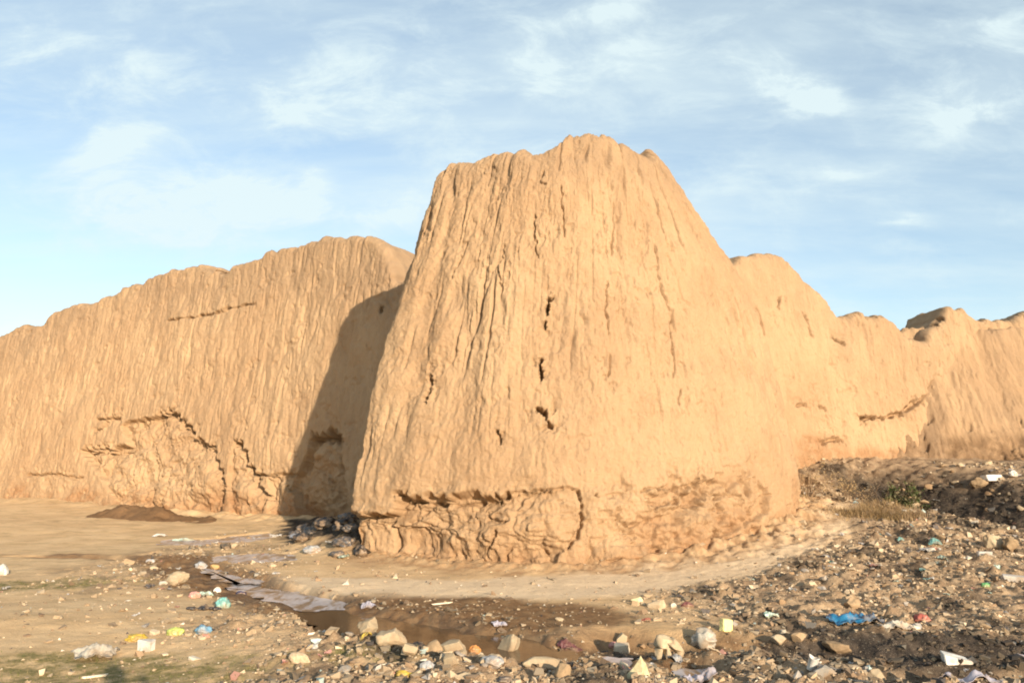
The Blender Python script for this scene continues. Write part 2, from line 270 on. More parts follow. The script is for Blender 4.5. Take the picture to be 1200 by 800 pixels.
CRACKS = [
 ('tower', 0.053, 0.22, [(-3.03, 1.11), (-2.8, 1.06), (-2.44, 1.04), (-1.97, 1.08), (-1.59, 1.11), (-1.42, 1.15)]),
 ('tower', 0.018, 0.09, [(-1.42, 1.15), (-0.89, 1.23), (-0.54, 1.23), (-0.42, 1.2)]),
 ('tower', 0.02, 0.09, [(-0.42, 1.2), (-0.39, 0.98), (-0.39, 0.67), (-0.48, 0.53), (-0.62, 0.34)]),
 ('tower', 0.021, 0.09, [(-2.68, 1.01), (-2.53, 0.83), (-2.44, 0.77)]),
 ('tower', 0.017, 0.07, [(-2.38, 0.99), (-2.27, 0.88)]),
 ('tower', 0.02, 0.09, [(-2.03, 1.03), (-1.97, 0.89), (-1.89, 0.81)]),
 ('tower', 0.022, 0.1, [(-1.8, 1.03), (-1.71, 0.89), (-1.65, 0.78), (-1.45, 0.72)]),
 ('tower', 0.017, 0.07, [(-1.59, 0.8), (-1.5, 0.72), (-1.42, 0.72)]),
 ('tower', 0.036, 0.16, [(-5.17, 0.54), (-4.79, 0.3), (-5.03, 0.03), (-5.35, -0.26)]),
 ('tower', 0.026, 0.14, [(-3.12, 0.68), (-5.61, 0.14), (-5.55, -0.12), (-6.08, -0.45)]),
 ('tower', 0.017, 0.09, [(-2.85, 0.5), (-2.94, 0.2), (-2.91, -0.07)]),
 ('tower', 0.018, 0.09, [(-1.53, 0.61), (-1.62, 0.35), (-1.71, 0.22), (-1.71, 0.04)]),
 ('tower', 0.015, 0.07, [(-1.62, 0.35), (-1.68, 0.33), (-1.89, 0.14)]),
 ('tower', 0.014, 0.05, [(-3.44, 0.8), (-5.61, 0.59), (-3.03, 0.81)]),
 ('tower', 0.034, 0.3, [(-0.95, 4.49), (-0.95, 4.33), (-0.95, 4.19)]),
 ('tower', 0.021, 0.15, [(-0.98, 4.08), (-0.98, 3.94)]),
 ('tower', 0.025, 0.22, [(-1.06, 3.38), (-1.04, 3.19), (-1.01, 3.04)]),
 ('tower', 0.017, 0.12, [(-1.09, 2.56), (-0.98, 2.51), (-0.89, 2.35), (-0.83, 2.2)]),
 ('tower', 0.025, 0.15, [(-1.09, 2.54), (-0.95, 2.46)]),
 ('tower', 0.02, 0.14, [(-1.65, 2.18), (-1.62, 2.07), (-1.59, 1.96)]),
 ('tower', 0.027, 0.14, [(-2.85, 3.19), (-2.85, 2.92), (-2.85, 2.65)]),
 ('tower', 0.013, 0.05, [(-1.18, 6.94), (-1.27, 6.72), (-1.12, 6.64)]),
 ('tower', 0.012, 0.05, [(-1.3, 6.05), (-1.3, 5.73), (-1.18, 5.23)]),
 ('tower', 0.012, 0.05, [(-0.8, 6.63), (-0.74, 6.11), (-0.74, 5.61)]),
 ('tower', 0.013, 0.05, [(0.43, 6.35), (0.37, 5.91), (0.26, 5.25)]),
 ('tower', 0.014, 0.06, [(0.14, 4.75), (0.08, 4.28), (0.11, 3.83)]),
 ('tower', 0.014, 0.07, [(1.49, 4.17), (1.43, 3.73), (1.34, 3.12)]),
 ('tower', 0.014, 0.06, [(1.34, 5.58), (1.37, 4.84), (1.49, 4.17)]),
 ('tower', 0.013, 0.06, [(0.11, 3.44), (0.05, 3.08)]),
 ('tower', 0.013, 0.06, [(1.46, 2.9), (1.37, 2.6)]),
 ('tower', 0.012, 0.06, [(-1.86, 5.52), (-1.92, 5.1), (-1.83, 4.7)]),
 ('tower', 0.013, 0.06, [(-2.65, 5.62), (-2.68, 5.35), (-2.8, 4.88)]),
 ('tower', 0.017, 0.06, [(0.52, 1.21), (0.84, 1.24), (1.22, 1.22)]),
 ('tower', 0.026, 0.1, [(1.61, 1.38), (1.66, 1.27)]),
 ('tower', 0.021, 0.09, [(1.31, 1.16), (1.4, 1.11)]),
 ('tower', 0.017, 0.08, [(1.78, 1.13), (2.34, 1.1), (2.46, 1.03)]),
 ('tower', 0.018, 0.08, [(-0.18, 1.16), (-0.16, 1.1)]),
 ('tower', 0.016, 0.07, [(0.11, 0.73), (0.31, 0.66), (0.46, 0.71)]),
 ('left', 0.078, 0.26, [(36.38, 2.07), (37.25, 2.15), (37.74, 2.11), (38.79, 2.11)]),
 ('left', 0.038, 0.14, [(36.8, 3.12), (37.38, 3.14), (38.03, 3.15)]),
 ('left', 0.034, 0.12, [(37.4, 3.04), (37.19, 2.8), (36.83, 2.75)]),
 ('left', 0.098, 0.3, [(39.99, 3.18), (40.41, 3.21), (40.8, 3.17)]),
 ('left', 0.064, 0.22, [(40.8, 3.17), (41.27, 2.92), (41.93, 2.49), (42.32, 2.2), (42.79, 2.16)]),
 ('left', 0.062, 0.22, [(42.79, 2.16), (43.21, 1.6), (43.63, 0.99), (43.55, 0.47)]),
 ('left', 0.06, 0.24, [(43.78, 2.21), (44.1, 2.22), (44.46, 1.61), (44.78, 1.33)]),
 ('left', 0.035, 0.14, [(44.78, 1.33), (45.06, 1.01), (45.4, 0.76)]),
 ('left', 0.035, 0.15, [(44.78, 1.33), (45.56, 1.33), (46.42, 1.36)]),
 ('left', 0.028, 0.1, [(46.11, 1.02), (46.32, 0.91)]),
 ('left', 0.027, 0.08, [(38.19, 2.93), (38.48, 2.57), (39.1, 1.73), (39.36, 1.03)]),
 ('left', 0.026, 0.08, [(39.99, 2.27), (40.41, 1.74), (40.65, 1.11)]),
 ('left', 0.024, 0.07, [(41.14, 1.99), (41.64, 1.35), (41.93, 0.83)]),
 ('left', 0.04, 0.11, [(33.54, 1.24), (35.0, 1.28), (36.67, 1.2)]),
 ('left', 0.024, 0.07, [(40.54, 1.22), (41.32, 1.3), (41.9, 1.4)]),
 ('left', 0.034, 0.1, [(39.49, 6.35), (40.57, 6.38), (41.61, 6.38), (42.11, 6.44), (42.97, 6.51), (43.73, 6.52)]),
 ('left', 0.021, 0.06, [(43.57, 1.12), (44.23, 0.51)]),
 ('left', 0.098, 0.4, [(46.79, 2.32), (47.34, 2.39), (47.89, 2.36)]),
 ('left', 0.055, 0.2, [(47.89, 2.36), (48.07, 2.05)]),
 ('left', 0.054, 0.3, [(48.93, 5.74), (48.98, 5.65)]),
 ('left', 0.031, 0.12, [(46.79, 0.68), (47.73, 0.63), (48.33, 0.77)]),
 ('left', 0.028, 0.1, [(46.84, 1.59), (47.28, 1.45), (47.31, 1.03)]),
 ('left', 0.027, 0.1, [(47.78, 1.95), (48.1, 1.54), (48.12, 1.13)]),
 ('left', 0.03, 0.14, [(47.44, 1.27), (47.73, 1.14), (47.76, 0.83)]),
 ('right', 0.046, 0.22, [(8.1, 2.81), (8.21, 2.88)]),
 ('right', 0.04, 0.18, [(8.1, 2.81), (8.69, 2.81), (9.36, 2.99), (9.92, 3.29)]),
 ('right', 0.033, 0.14, [(9.92, 3.29), (10.29, 3.52), (10.62, 3.94)]),
 ('right', 0.033, 0.14, [(7.64, 4.87), (7.93, 4.77)]),
 ('right', 0.039, 0.14, [(6.71, 2.15), (7.02, 2.29), (7.41, 2.21)]),
 ('right', 0.032, 0.12, [(6.15, 3.09), (6.41, 3.13)]),
 ('right', 0.032, 0.12, [(6.82, 3.08), (7.02, 3.0)]),
 ('right', 0.026, 0.1, [(6.19, 5.91), (6.08, 5.63)]),
 ('right', 0.019, 0.07, [(5.37, 5.58), (5.5, 4.82)]),
 ('right', 0.02, 0.07, [(6.82, 5.53), (6.95, 4.9)]),
 ('right', 0.019, 0.06, [(4.84, 5.1), (4.97, 4.2)]),
 ('right', 0.042, 0.14, [(11.03, 5.45), (11.29, 5.63)]),
]
RECESS = [
 ('left', 0.18, [(36.38, 2.04), (38.82, 2.04), (38.19, 2.93), (38.5, 3.05), (39.99, 3.15), (40.8, 3.17), (41.27, 2.89), (41.93, 2.46), (42.32, 2.16), (42.79, 2.13), (43.21, 1.56), (43.63, 0.99), (43.68, 0.13), (39.08, -0.01), (37.82, 1.06)]),
 ('left', 0.12, [(43.68, 2.18), (44.12, 2.22), (44.49, 1.58), (44.78, 1.33), (45.4, 0.72), (45.35, 0.13), (44.1, 0.09), (43.73, 1.12)]),
 ('left', 0.26, [(46.76, 2.32), (47.89, 2.36), (48.15, 1.7), (48.49, 0.95), (48.77, 0.37), (46.84, 0.23), (46.29, 1.02), (46.58, 1.6)]),
 ('left', 0.07, [(45.3, 1.28), (46.4, 1.32), (46.66, 0.23), (45.56, 0.2)]),
 ('tower', 0.2, [(-3.03, 1.08), (-2.41, 1.01), (-1.97, 1.05), (-1.45, 1.14), (-0.89, 1.2), (-0.42, 1.2), (-0.39, 0.87), (-0.48, 0.51), (-0.71, 0.26), (-0.77, -0.05), (-5.38, -0.47), (-4.85, 0.06), (-5.14, 0.59), (-3.09, 0.81)]),
 ('tower', 0.05, [(-0.3, 1.12), (0.64, 1.22), (1.75, 1.35), (3.13, 1.22), (3.1, 0.79), (1.93, 0.44), (0.55, 0.2), (-0.33, 0.12)]),
]
LITTER = [
 ('plastic_sheet', 3.53, 8.55, 0.563, 0.182, 'sheet', 'blue', 'crumpled bright blue plastic sheet on the rubble slope', 'plastic sheet'),
 ('wrapper', -3.43, 7.66, 0.211, 0.081, 'bag', 'yellow', 'bright yellow wrapper on the bank beside a white carton', 'wrapper'),
 ('carton', -3.18, 7.31, 0.124, 0.093, 'box', 'white', 'small white crushed carton beside the bright yellow wrapper', 'carton'),
 ('plastic_sheet', -3.49, 7.07, 0.345, 0.18, 'sheet', 'greybeige', 'torn grey-beige plastic sheet folded on the mossy bank', 'plastic sheet'),
 ('plastic_bag', -3.25, 9.38, 0.179, 0.139, 'bag', 'turq', 'turquoise crumpled plastic bag at the end of the black rag strip', 'plastic bag'),
 ('rag_strip', -3.37, 9.11, 0.309, 0.068, 'strip', 'black', 'black rag strip lying beside the turquoise plastic bag', 'rag'),
 ('plastic_bag', -2.88, 7.81, 0.166, 0.099, 'bag', 'skyblue', 'sky blue crumpled plastic bag on the clods of the stream bank', 'plastic bag'),
 ('packet', -3.14, 7.81, 0.166, 0.091, 'bag', 'lime', 'lime green and yellow crumpled packet on the bare bank', 'packet'),
 ('bottle_cap', -3.5, 10.76, 0.148, 0.069, 'bag', 'navy', 'small navy blue scrap at the edge of the grey water sheet', 'scrap'),
 ('rag', -3.84, 10.09, 0.15, 0.086, 'bag', 'pink', 'salmon pink rag next to a mint green scrap by the stream', 'rag'),
 ('plastic_scrap', -3.74, 10.17, 0.173, 0.076, 'sheet', 'mint', 'mint green plastic scrap next to the salmon pink rag', 'scrap'),
 ('paper_cup', -3.86, 10.88, 0.092, 0.092, 'box', 'white', 'tiny white crushed cup just above the mint green scrap', 'cup'),
 ('plastic_bag', -0.82, 7.19, 0.198, 0.114, 'bag', 'black', 'black plastic bag lying at the edge of the dark stream pool', 'plastic bag'),
 ('plastic_scrap', -0.89, 7.66, 0.13, 0.049, 'sheet', 'pale', 'pale grey plastic flap on top of the black bag at the pool', 'scrap'),
 ('wrapper', -0.82, 6.34, 0.121, 0.067, 'bag', 'yellow', 'dull yellow wrapper among pale stones below the pool', 'wrapper'),
 ('plastic_scrap', -0.47, 7.07, 0.06, 0.038, 'sheet', 'green', 'tiny green scrap on the elongated pale stone', 'scrap'),
 ('wrapper', -0.31, 7.0, 0.111, 0.067, 'bag', 'orange', 'orange wrapper among the pale stones of the stream bank', 'wrapper'),
 ('plastic_bag', -0.65, 6.48, 0.124, 0.096, 'bag', 'grey', 'light grey plastic bag beside the dull yellow wrapper', 'plastic bag'),
 ('plastic_bag', -0.15, 6.51, 0.207, 0.097, 'bag', 'grey', 'grey plastic bag spread under the pale triangular stone', 'plastic bag'),
 ('plastic_bag', -0.05, 6.24, 0.146, 0.053, 'bag', 'charcoal', 'charcoal plastic bag below the spread grey plastic bag', 'plastic bag'),
 ('sponge_block', 2.12, 8.3, 0.115, 0.123, 'box', 'paleyellow', 'pale yellow foam block standing upright on the rubble', 'foam block'),
 ('rag', 0.99, 8.19, 0.104, 0.078, 'bag', 'pink', 'pale pink rag beside a folded piece of paper at the drain', 'rag'),
 ('paper_piece', 1.05, 8.05, 0.137, 0.094, 'box', 'cream', 'folded cream paper beside the pale pink rag', 'paper'),
 ('cloth_scrap', 1.39, 8.68, 0.092, 0.037, 'sheet', 'red', 'tiny red cloth scrap on the crumbly brown soil', 'scrap'),
 ('cloth_scrap', 2.0, 9.55, 0.152, 0.091, 'bag', 'maroon', 'dark maroon cloth scrap near a white round stone', 'scrap'),
 ('plastic_scrap', 2.74, 8.83, 0.15, 0.075, 'sheet', 'mint', 'pale mint plastic scrap on the clods west of the blue sheet', 'scrap'),
 ('plastic_cup', 2.32, 6.56, 0.084, 0.111, 'box', 'white', 'white broken plastic cup standing in the black soil', 'cup'),
 ('foam_piece', 3.6, 6.83, 0.218, 0.08, 'wedge', 'white', 'white wedge of foam lying on the black soil', 'foam piece'),
 ('plastic_sheet', 3.4, 6.27, 0.466, 0.08, 'sheet', 'lav', 'lavender grey plastic sheet spread along the black soil', 'plastic sheet'),
 ('plastic_bag', 3.85, 6.43, 0.15, 0.123, 'bag', 'pale', 'pale whitish plastic bag at the end of the black soil', 'plastic bag'),
 ('rag', 4.2, 8.58, 0.182, 0.1, 'bag', 'red', 'faded red rag near the end of the blue sheet', 'rag'),
 ('plastic_sheet', 3.8, 8.29, 0.299, 0.088, 'sheet', 'greybeige', 'grey plastic strip between the blue sheet and the faded red rag', 'plastic sheet'),
 ('plastic_scrap', 5.82, 10.23, 0.119, 0.065, 'bag', 'green', 'bright green plastic scrap on the upper rubble slope', 'scrap'),
 ('foam_piece', 6.66, 11.64, 0.173, 0.062, 'box', 'white', 'small white oblong foam piece high on the rubble slope', 'foam piece'),
 ('foam_piece', 6.35, 10.49, 0.267, 0.078, 'box', 'pale', 'longer pale foam piece on the slope beyond the bright green scrap', 'foam piece'),
 ('plastic_scrap', 6.13, 13.02, 0.111, 0.083, 'bag', 'turq', 'tiny turquoise scrap by the dry grass mound', 'scrap'),
 ('plastic_scrap', 6.41, 12.51, 0.186, 0.08, 'sheet', 'turq', 'flat turquoise scrap above a small white stone', 'scrap'),
 ('foam_piece', 9.94, 16.88, 0.358, 0.125, 'box', 'white', 'white foam slab on the far rubble beyond the ditch', 'foam piece'),
 ('plastic_bag', 10.32, 16.77, 0.196, 0.142, 'bag', 'pale', 'pale plastic bag on top of the far rubble beyond the ditch', 'plastic bag'),
 ('plastic_sheet', -4.35, 17.35, 0.663, 0.295, 'sheet', 'greyblue', 'blue-grey plastic sheet on the dark pile in the tower shadow', 'plastic sheet'),
 ('plank', -4.07, 18.51, 0.668, 0.196, 'plank', 'pale', 'pale board leaning on the dark pile in the tower shadow', 'board'),
 ('plastic_bag', -3.59, 18.61, 0.395, 0.237, 'bag', 'greyblue', 'grey-blue plastic bag on the dark pile against the tower foot', 'plastic bag'),
 ('rubbish_bag', -3.75, 16.48, 0.525, 0.245, 'bag', 'black', 'black rubbish bag in the middle of the shaded pile', 'rubbish bag'),
 ('rubbish_bag', -3.13, 15.48, 0.493, 0.263, 'bag', 'black', 'black rubbish bag of the shaded pile close to the tower foot', 'rubbish bag'),
 ('rubbish_bag', -4.1, 16.02, 0.408, 0.17, 'bag', 'black', 'flattened black rubbish bag at the sunny edge of the shaded pile', 'rubbish bag'),
 ('rubbish_bag', -2.58, 14.12, 0.27, 0.195, 'bag', 'black', 'small black rubbish bag tucked under the tower corner', 'rubbish bag'),
 ('plastic_bag', -3.56, 14.73, 0.344, 0.156, 'bag', 'grey', 'grey plastic bag at the bottom of the shaded pile', 'plastic bag'),
 ('plastic_bag', -2.98, 14.1, 0.269, 0.12, 'bag', 'charcoal', 'charcoal plastic bag at the lower edge of the shaded pile', 'plastic bag'),
 ('plastic_scrap', -4.33, 16.75, 0.142, 0.071, 'sheet', 'red', 'tiny red scrap at the sunlit end of the shaded pile', 'scrap'),
 ('plastic_sheet', -0.13, 8.6, 0.146, 0.055, 'sheet', 'lav', 'small lavender sheet of plastic on the wet mud', 'plastic sheet'),
 ('plastic_scrap', -1.68, 9.73, 0.145, 0.062, 'sheet', 'lav', 'lavender plastic scrap on the wet mud above the pool', 'scrap'),
 ('plastic_bag', -5.05, 13.46, 0.229, 0.143, 'bag', 'grey', 'grey plastic bag by the brown runnel near the puddles', 'plastic bag'),
 ('plastic_bag', -6.21, 14.2, 0.181, 0.09, 'bag', 'grey', 'small grey plastic bag on the runnel toward the wall', 'plastic bag'),
 ('plastic_scrap', -7.76, 18.15, 0.308, 0.096, 'sheet', 'white', 'white plastic scrap lying near the brown soil mound', 'scrap'),
 ('plastic_sheet', -6.92, 17.42, 0.444, 0.111, 'sheet', 'mint', 'pale minty plastic sheet beside the thin grey puddle', 'plastic sheet'),
 ('plastic_bag', -7.47, 12.15, 0.181, 0.181, 'bag', 'white', 'white plastic bag at the very edge of the grassy bank', 'plastic bag'),
 ('plastic_bag', 1.85, 8.08, 0.257, 0.206, 'bag', 'greybeige', 'tangled grey-beige bag beside the pronged plaster lump', 'plastic bag'),
 ('twig', -0.99, 6.59, 0.07, 0.021, 'plank', 'cream', 'short pale stick on the mossy bank above the dull yellow wrapper', 'stick'),
 ('twig', -3.2, 6.48, 0.179, 0.028, 'plank', 'cream', 'pale stick lying below the torn grey-beige sheet', 'stick'),
 ('twig', -0.82, 9.79, 0.229, 0.052, 'plank', 'cream', 'thin pale stick lying on the wet mud', 'stick'),
 ('plastic_sheet', 1.41, 6.33, 0.228, 0.081, 'sheet', 'lav', 'lavender plastic sheet lying in the drain below the pronged lump', 'plastic sheet'),
 ('plastic_sheet', 0.55, 7.92, 0.219, 0.067, 'sheet', 'maroon', 'dark maroon plastic strip at the end of the stream pool', 'plastic sheet'),
 ('plastic_scrap', 0.83, 7.11, 0.151, 0.068, 'sheet', 'lav', 'grey-lavender plastic scrap at the drain before the stone heap', 'scrap'),
 ('wrapper', 0.9, 6.66, 0.071, 0.057, 'bag', 'orange', 'ochre orange wrapper at the drain edge before the yellowish slab', 'wrapper'),
]
STONES = [
 ('stone', -1.27, 7.35, 0.187, 0.172, 'clod', 'pale', 'pale craggy stone above the dark stream pool'),
 ('stone', -1.02, 7.05, 0.269, 0.15, 'clod', 'pale', 'knobbly pale clod beside the craggy stone at the pool'),
 ('stone', -0.65, 7.02, 0.179, 0.149, 'round', 'tan', 'rounded tan stone beside the black bag at the pool'),
 ('stone', -0.5, 6.99, 0.237, 0.111, 'long', 'pale', 'elongated pale stone leaning against the rounded tan stone'),
 ('stone', -0.81, 6.7, 0.121, 0.085, 'round', 'pale', 'small pale stone just below the black bag'),
 ('stone', -0.38, 6.27, 0.2, 0.06, 'long', 'pale', 'long flat pale stone low on the heap by the stream'),
 ('stone', -0.47, 6.47, 0.124, 0.096, 'round', 'pale', 'blunt pale stone above the long flat one on the heap'),
 ('stone', -0.05, 7.7, 0.221, 0.196, 'tri', 'pale', 'pale triangular stone standing in the stream pool'),
 ('stone', 0.23, 6.55, 0.292, 0.118, 'long', 'pale', 'largest long pale slab of the heap beside the stream'),
 ('stone', -0.15, 6.6, 0.168, 0.105, 'round', 'cream', 'cream stone just below the pale triangular stone'),
 ('stone', 0.38, 6.25, 0.133, 0.119, 'round', 'tan', 'tan block stone at the end of the long pale slab'),
 ('plaster_lump', 1.34, 7.2, 0.214, 0.229, 'prong', 'pale', 'pale broken plaster lump with two prongs above the drain'),
 ('stone', 0.94, 6.25, 0.173, 0.173, 'tri', 'paleyellow', 'yellowish white pointed slab standing by the drain'),
 ('stone', 1.65, 9.48, 0.221, 0.111, 'long', 'cream', 'flat cream stone on the crumbly soil before the path'),
 ('stone', 1.46, 9.72, 0.144, 0.093, 'round', 'paleyellow', 'yellowish small stone beside the flat cream stone'),
 ('stone', 1.84, 9.49, 0.071, 0.06, 'round', 'white', 'small white round stone near the maroon cloth scrap'),
 ('stone', 2.53, 7.92, 0.151, 0.076, 'round', 'cream', 'smooth cream stone on the rubble above the white broken cup'),
 ('stone', 2.71, 7.89, 0.168, 0.084, 'round', 'tan', 'smooth tan stone next to the cream one above the broken cup'),
 ('stone', 5.12, 14.44, 0.138, 0.107, 'round', 'cream', 'lone cream stone on the trodden path by the tower foot'),
 ('stone', 6.16, 12.11, 0.103, 0.077, 'round', 'white', 'small white stone below the flat turquoise scrap'),
 ('stone', 8.5, 17.35, 0.516, 0.221, 'long', 'cream', 'pale flat block on the crest beside the green bush'),
 ('stone', 7.19, 12.28, 0.261, 0.235, 'clod', 'pale', 'pale twin clod by the edge of the dark ditch'),
 ('stone', 7.33, 12.11, 0.231, 0.219, 'clod', 'tan', 'tan clod beside the pale twin clod at the ditch edge'),
 ('stone', 9.68, 16.84, 0.322, 0.215, 'clod', 'tan', 'tan block on the far rubble beyond the dark ditch'),
 ('stone', -5.38, 15.45, 0.213, 0.148, 'round', 'dark', 'dark rounded stone between the two thin puddles'),
 ('stone', -5.27, 15.59, 0.149, 0.099, 'round', 'cream', 'small cream stone touching the dark rounded one'),
 ('stone', -4.77, 13.26, 0.169, 0.084, 'long', 'orange', 'orange tan stone by the upper bend of the stream'),
 ('stone', -4.57, 11.28, 0.311, 0.192, 'clod', 'pale', 'pale crumbling clod on the bank above the bare sand'),
 ('stone', -5.44, 12.61, 0.147, 0.094, 'round', 'cream', 'cream block stone by the brown runnel'),
 ('stone', -5.34, 11.97, 0.152, 0.064, 'long', 'cream', 'flat pale stone at the lower side of the brown runnel'),
 ('stone', -4.73, 11.27, 0.132, 0.06, 'long', 'white', 'white flat stone beside the pale crumbling clod'),
 ('stone', -6.17, 13.29, 0.226, 0.113, 'round', 'tan', 'tan stone at the end of the brown runnel'),
 ('stone', 3.85, 9.39, 0.199, 0.14, 'clod', 'tan', 'tan block on the slope just above the blue sheet'),
 ('stone', 3.03, 7.78, 0.248, 0.116, 'clod', 'tan', 'broad tan clod on the slope below the blue sheet'),
 ('stone', 1.08, 8.24, 0.122, 0.096, 'tri', 'pale', 'pale pointed stone right behind the folded cream paper'),
 ('stone', 2.86, 6.58, 0.126, 0.112, 'round', 'pale', 'pale stone in the black soil below the broad clod'),
 ('stone', 2.39, 6.42, 0.204, 0.095, 'long', 'grey', 'long grey stone beside the white broken cup'),
 ('stone', 3.09, 6.37, 0.298, 0.095, 'long', 'tan', 'long brownish stone beside the lavender grey sheet'),
]

import bpy, bmesh
from mathutils import Vector, Matrix, Euler
random.seed(7); RNG = np.random.default_rng(7)
SC = bpy.context.scene
COL = SC.collection
R = math.radians
SUN_EL, SUN_AZ = 12.8, 154.6          # the sun: low, behind the viewer's shoulder

# ------------------------------------------------------------------ helpers
def mesh_np(name, V, faces, mat, smooth=True, attrs=None):
    """one mesh object from numpy vertices and an (n,4) or (n,3) face array"""
    me = bpy.data.meshes.new(name)
    V = np.asarray(V, np.float32); faces = np.asarray(faces, np.int32); k = faces.shape[1]
    me.vertices.add(len(V)); me.vertices.foreach_set('co', V.ravel())
    me.loops.add(faces.size); me.loops.foreach_set('vertex_index', faces.ravel())
    me.polygons.add(len(faces)); me.polygons.foreach_set('loop_start', np.arange(0, faces.size, k, dtype=np.int32))
    me.polygons.foreach_set('use_smooth', np.full(len(faces), smooth))
    me.update(calc_edges=True); me.validate()
    for an, arr in (attrs or {}).items():
        a = me.color_attributes.new(an, 'FLOAT_COLOR', 'POINT')
        a.data.foreach_set('color', np.asarray(arr, np.float32).ravel())
    if mat: me.materials.append(mat)
    o = bpy.data.objects.new(name, me); COL.objects.link(o); return o

def grid_faces(n, m, close=False):
    i = np.arange(n if close else n-1)[:, None]; j = np.arange(m-1)[None, :]
    a = i*m+j; b = ((i+1) % n)*m+j
    return np.stack([a, b, b+1, a+1], -1).reshape(-1, 4)

def from_bm(name, bm, mat, parent=None, smooth=False):
    me = bpy.data.meshes.new(name); bm.to_mesh(me); bm.free()
    for p in me.polygons: p.use_smooth = smooth
    if mat: me.materials.append(mat)
    o = bpy.data.objects.new(name, me); COL.objects.link(o)
    if parent: o.parent = parent
    return o

def tag(o, label=None, cat=None, group=None, kind=None):
    if label: o['label'] = label
    if cat: o['category'] = cat
    if group: o['group'] = group
    if kind: o['kind'] = kind
    return o

def gh(x, y): return float(ground_h(np.array([x]), np.array([y]))[0])

# ------------------------------------------------------------------ materials
def nodes_of(name):
    m = bpy.data.materials.new(name); m.use_nodes = True
    nt = m.node_tree; return m, nt, nt.nodes['Principled BSDF']

class NB:
    """small wrapper to write node trees"""
    def __init__(s, nt): s.nt = nt
    def n(s, typ, **kw):
        nd = s.nt.nodes.new(typ)
        for k, v in kw.items():
            if k == 'ins':
                for i, val in v.items():
                    if hasattr(val, 'is_output') or isinstance(val, bpy.types.NodeSocket): s.nt.links.new(val, nd.inputs[i])
                    else: nd.inputs[i].default_value = val
            else: setattr(nd, k, v)
        return nd
    def math(s, op, a, b=0.0, c=None, clamp=False):
        d = {0: a, 1: b}
        if c is not None: d[2] = c
        return s.n('ShaderNodeMath', operation=op, use_clamp=clamp, ins=d).outputs[0]
    def noise(s, vec, scale, detail=4, rough=.55, dist=0):
        return s.n('ShaderNodeTexNoise', ins={'Vector': vec, 'Scale': scale, 'Detail': detail, 'Roughness': rough, 'Distortion': dist}).outputs['Fac']
    def mix(s, f, a, b):
        nd = s.n('ShaderNodeMix', data_type='RGBA', ins={0: f})
        for i, v in ((6, a), (7, b)):
            if isinstance(v, bpy.types.NodeSocket): s.nt.links.new(v, nd.inputs[i])
            else: nd.inputs[i].default_value = (*v, 1)
        return nd.outputs[2]
    def step(s, v, a, b):
        return s.n('ShaderNodeMapRange', interpolation_type='SMOOTHSTEP', ins={0: v, 1: a, 2: b, 3: 0.0, 4: 1.0}).outputs[0]

def mud_material(name, c1, c2, c3, damp, crust, streak=True):
    m, nt, bs = nodes_of(name); b = NB(nt)
    pos = b.n('ShaderNodeNewGeometry').outputs['Position']
    st = b.n('ShaderNodeMapping', ins={0: pos, 3: (1, 1, .16)}).outputs[0]
    big = b.noise(pos, .55, 5, .6); mid = b.noise(pos, 3.2, 5, .65); fine = b.noise(pos, 22, 6, .7); sk = b.noise(st, 3.5, 4, .6)
    col = b.mix(b.step(big, .35, .66), c1, c2)
    col = b.mix(b.math('MULTIPLY', b.step(sk, .45, .75), .55), col, c3)
    col = b.mix(b.math('MULTIPLY', b.step(mid, .52, .74), .45), col, c2)
    col = b.mix(b.math('MULTIPLY', b.step(fine, .56, .72), .35), col, tuple(.72*v for v in c1))
    col = b.mix(b.math('MULTIPLY', b.step(b.noise(pos, 60, 3, .6), .60, .70), .30), col, tuple(min(1, 1.3*v) for v in c2))
    fl = b.noise(b.n('ShaderNodeMapping', ins={0: pos, 3: (1, 1, .34)}).outputs[0], 9, 5, .68); col = b.mix(b.math('MULTIPLY', b.step(fl, .57, .70), .50), col, tuple(.62*v for v in c1)); col = b.mix(b.math('MULTIPLY', b.step(fl, .44, .34), .35), col, tuple(min(1, 1.12*v) for v in c2))
    at = b.n('ShaderNodeAttribute', attribute_name='soil'); sep = b.n('ShaderNodeSeparateColor', ins={0: at.outputs['Color']})
    col = b.mix(b.math('MULTIPLY', sep.outputs[0], b.step(mid, .25, .6)), col, damp)
    col = b.mix(b.math('MULTIPLY', sep.outputs[1], b.step(sk, .2, .6)), col, crust)
    nt.links.new(col, bs.inputs['Base Color'])
    bs.inputs['Roughness'].default_value = .95; bs.inputs['Specular IOR Level'].default_value = .12
    h = b.math('ADD', b.math('MULTIPLY', fine, .6), b.math('MULTIPLY', b.noise(pos, 75, 4, .65), .35))
    bp = b.n('ShaderNodeBump', ins={'Strength': 1.0, 'Distance': .055, 'Height': h})
    nt.links.new(bp.outputs[0], bs.inputs['Normal'])
    return m

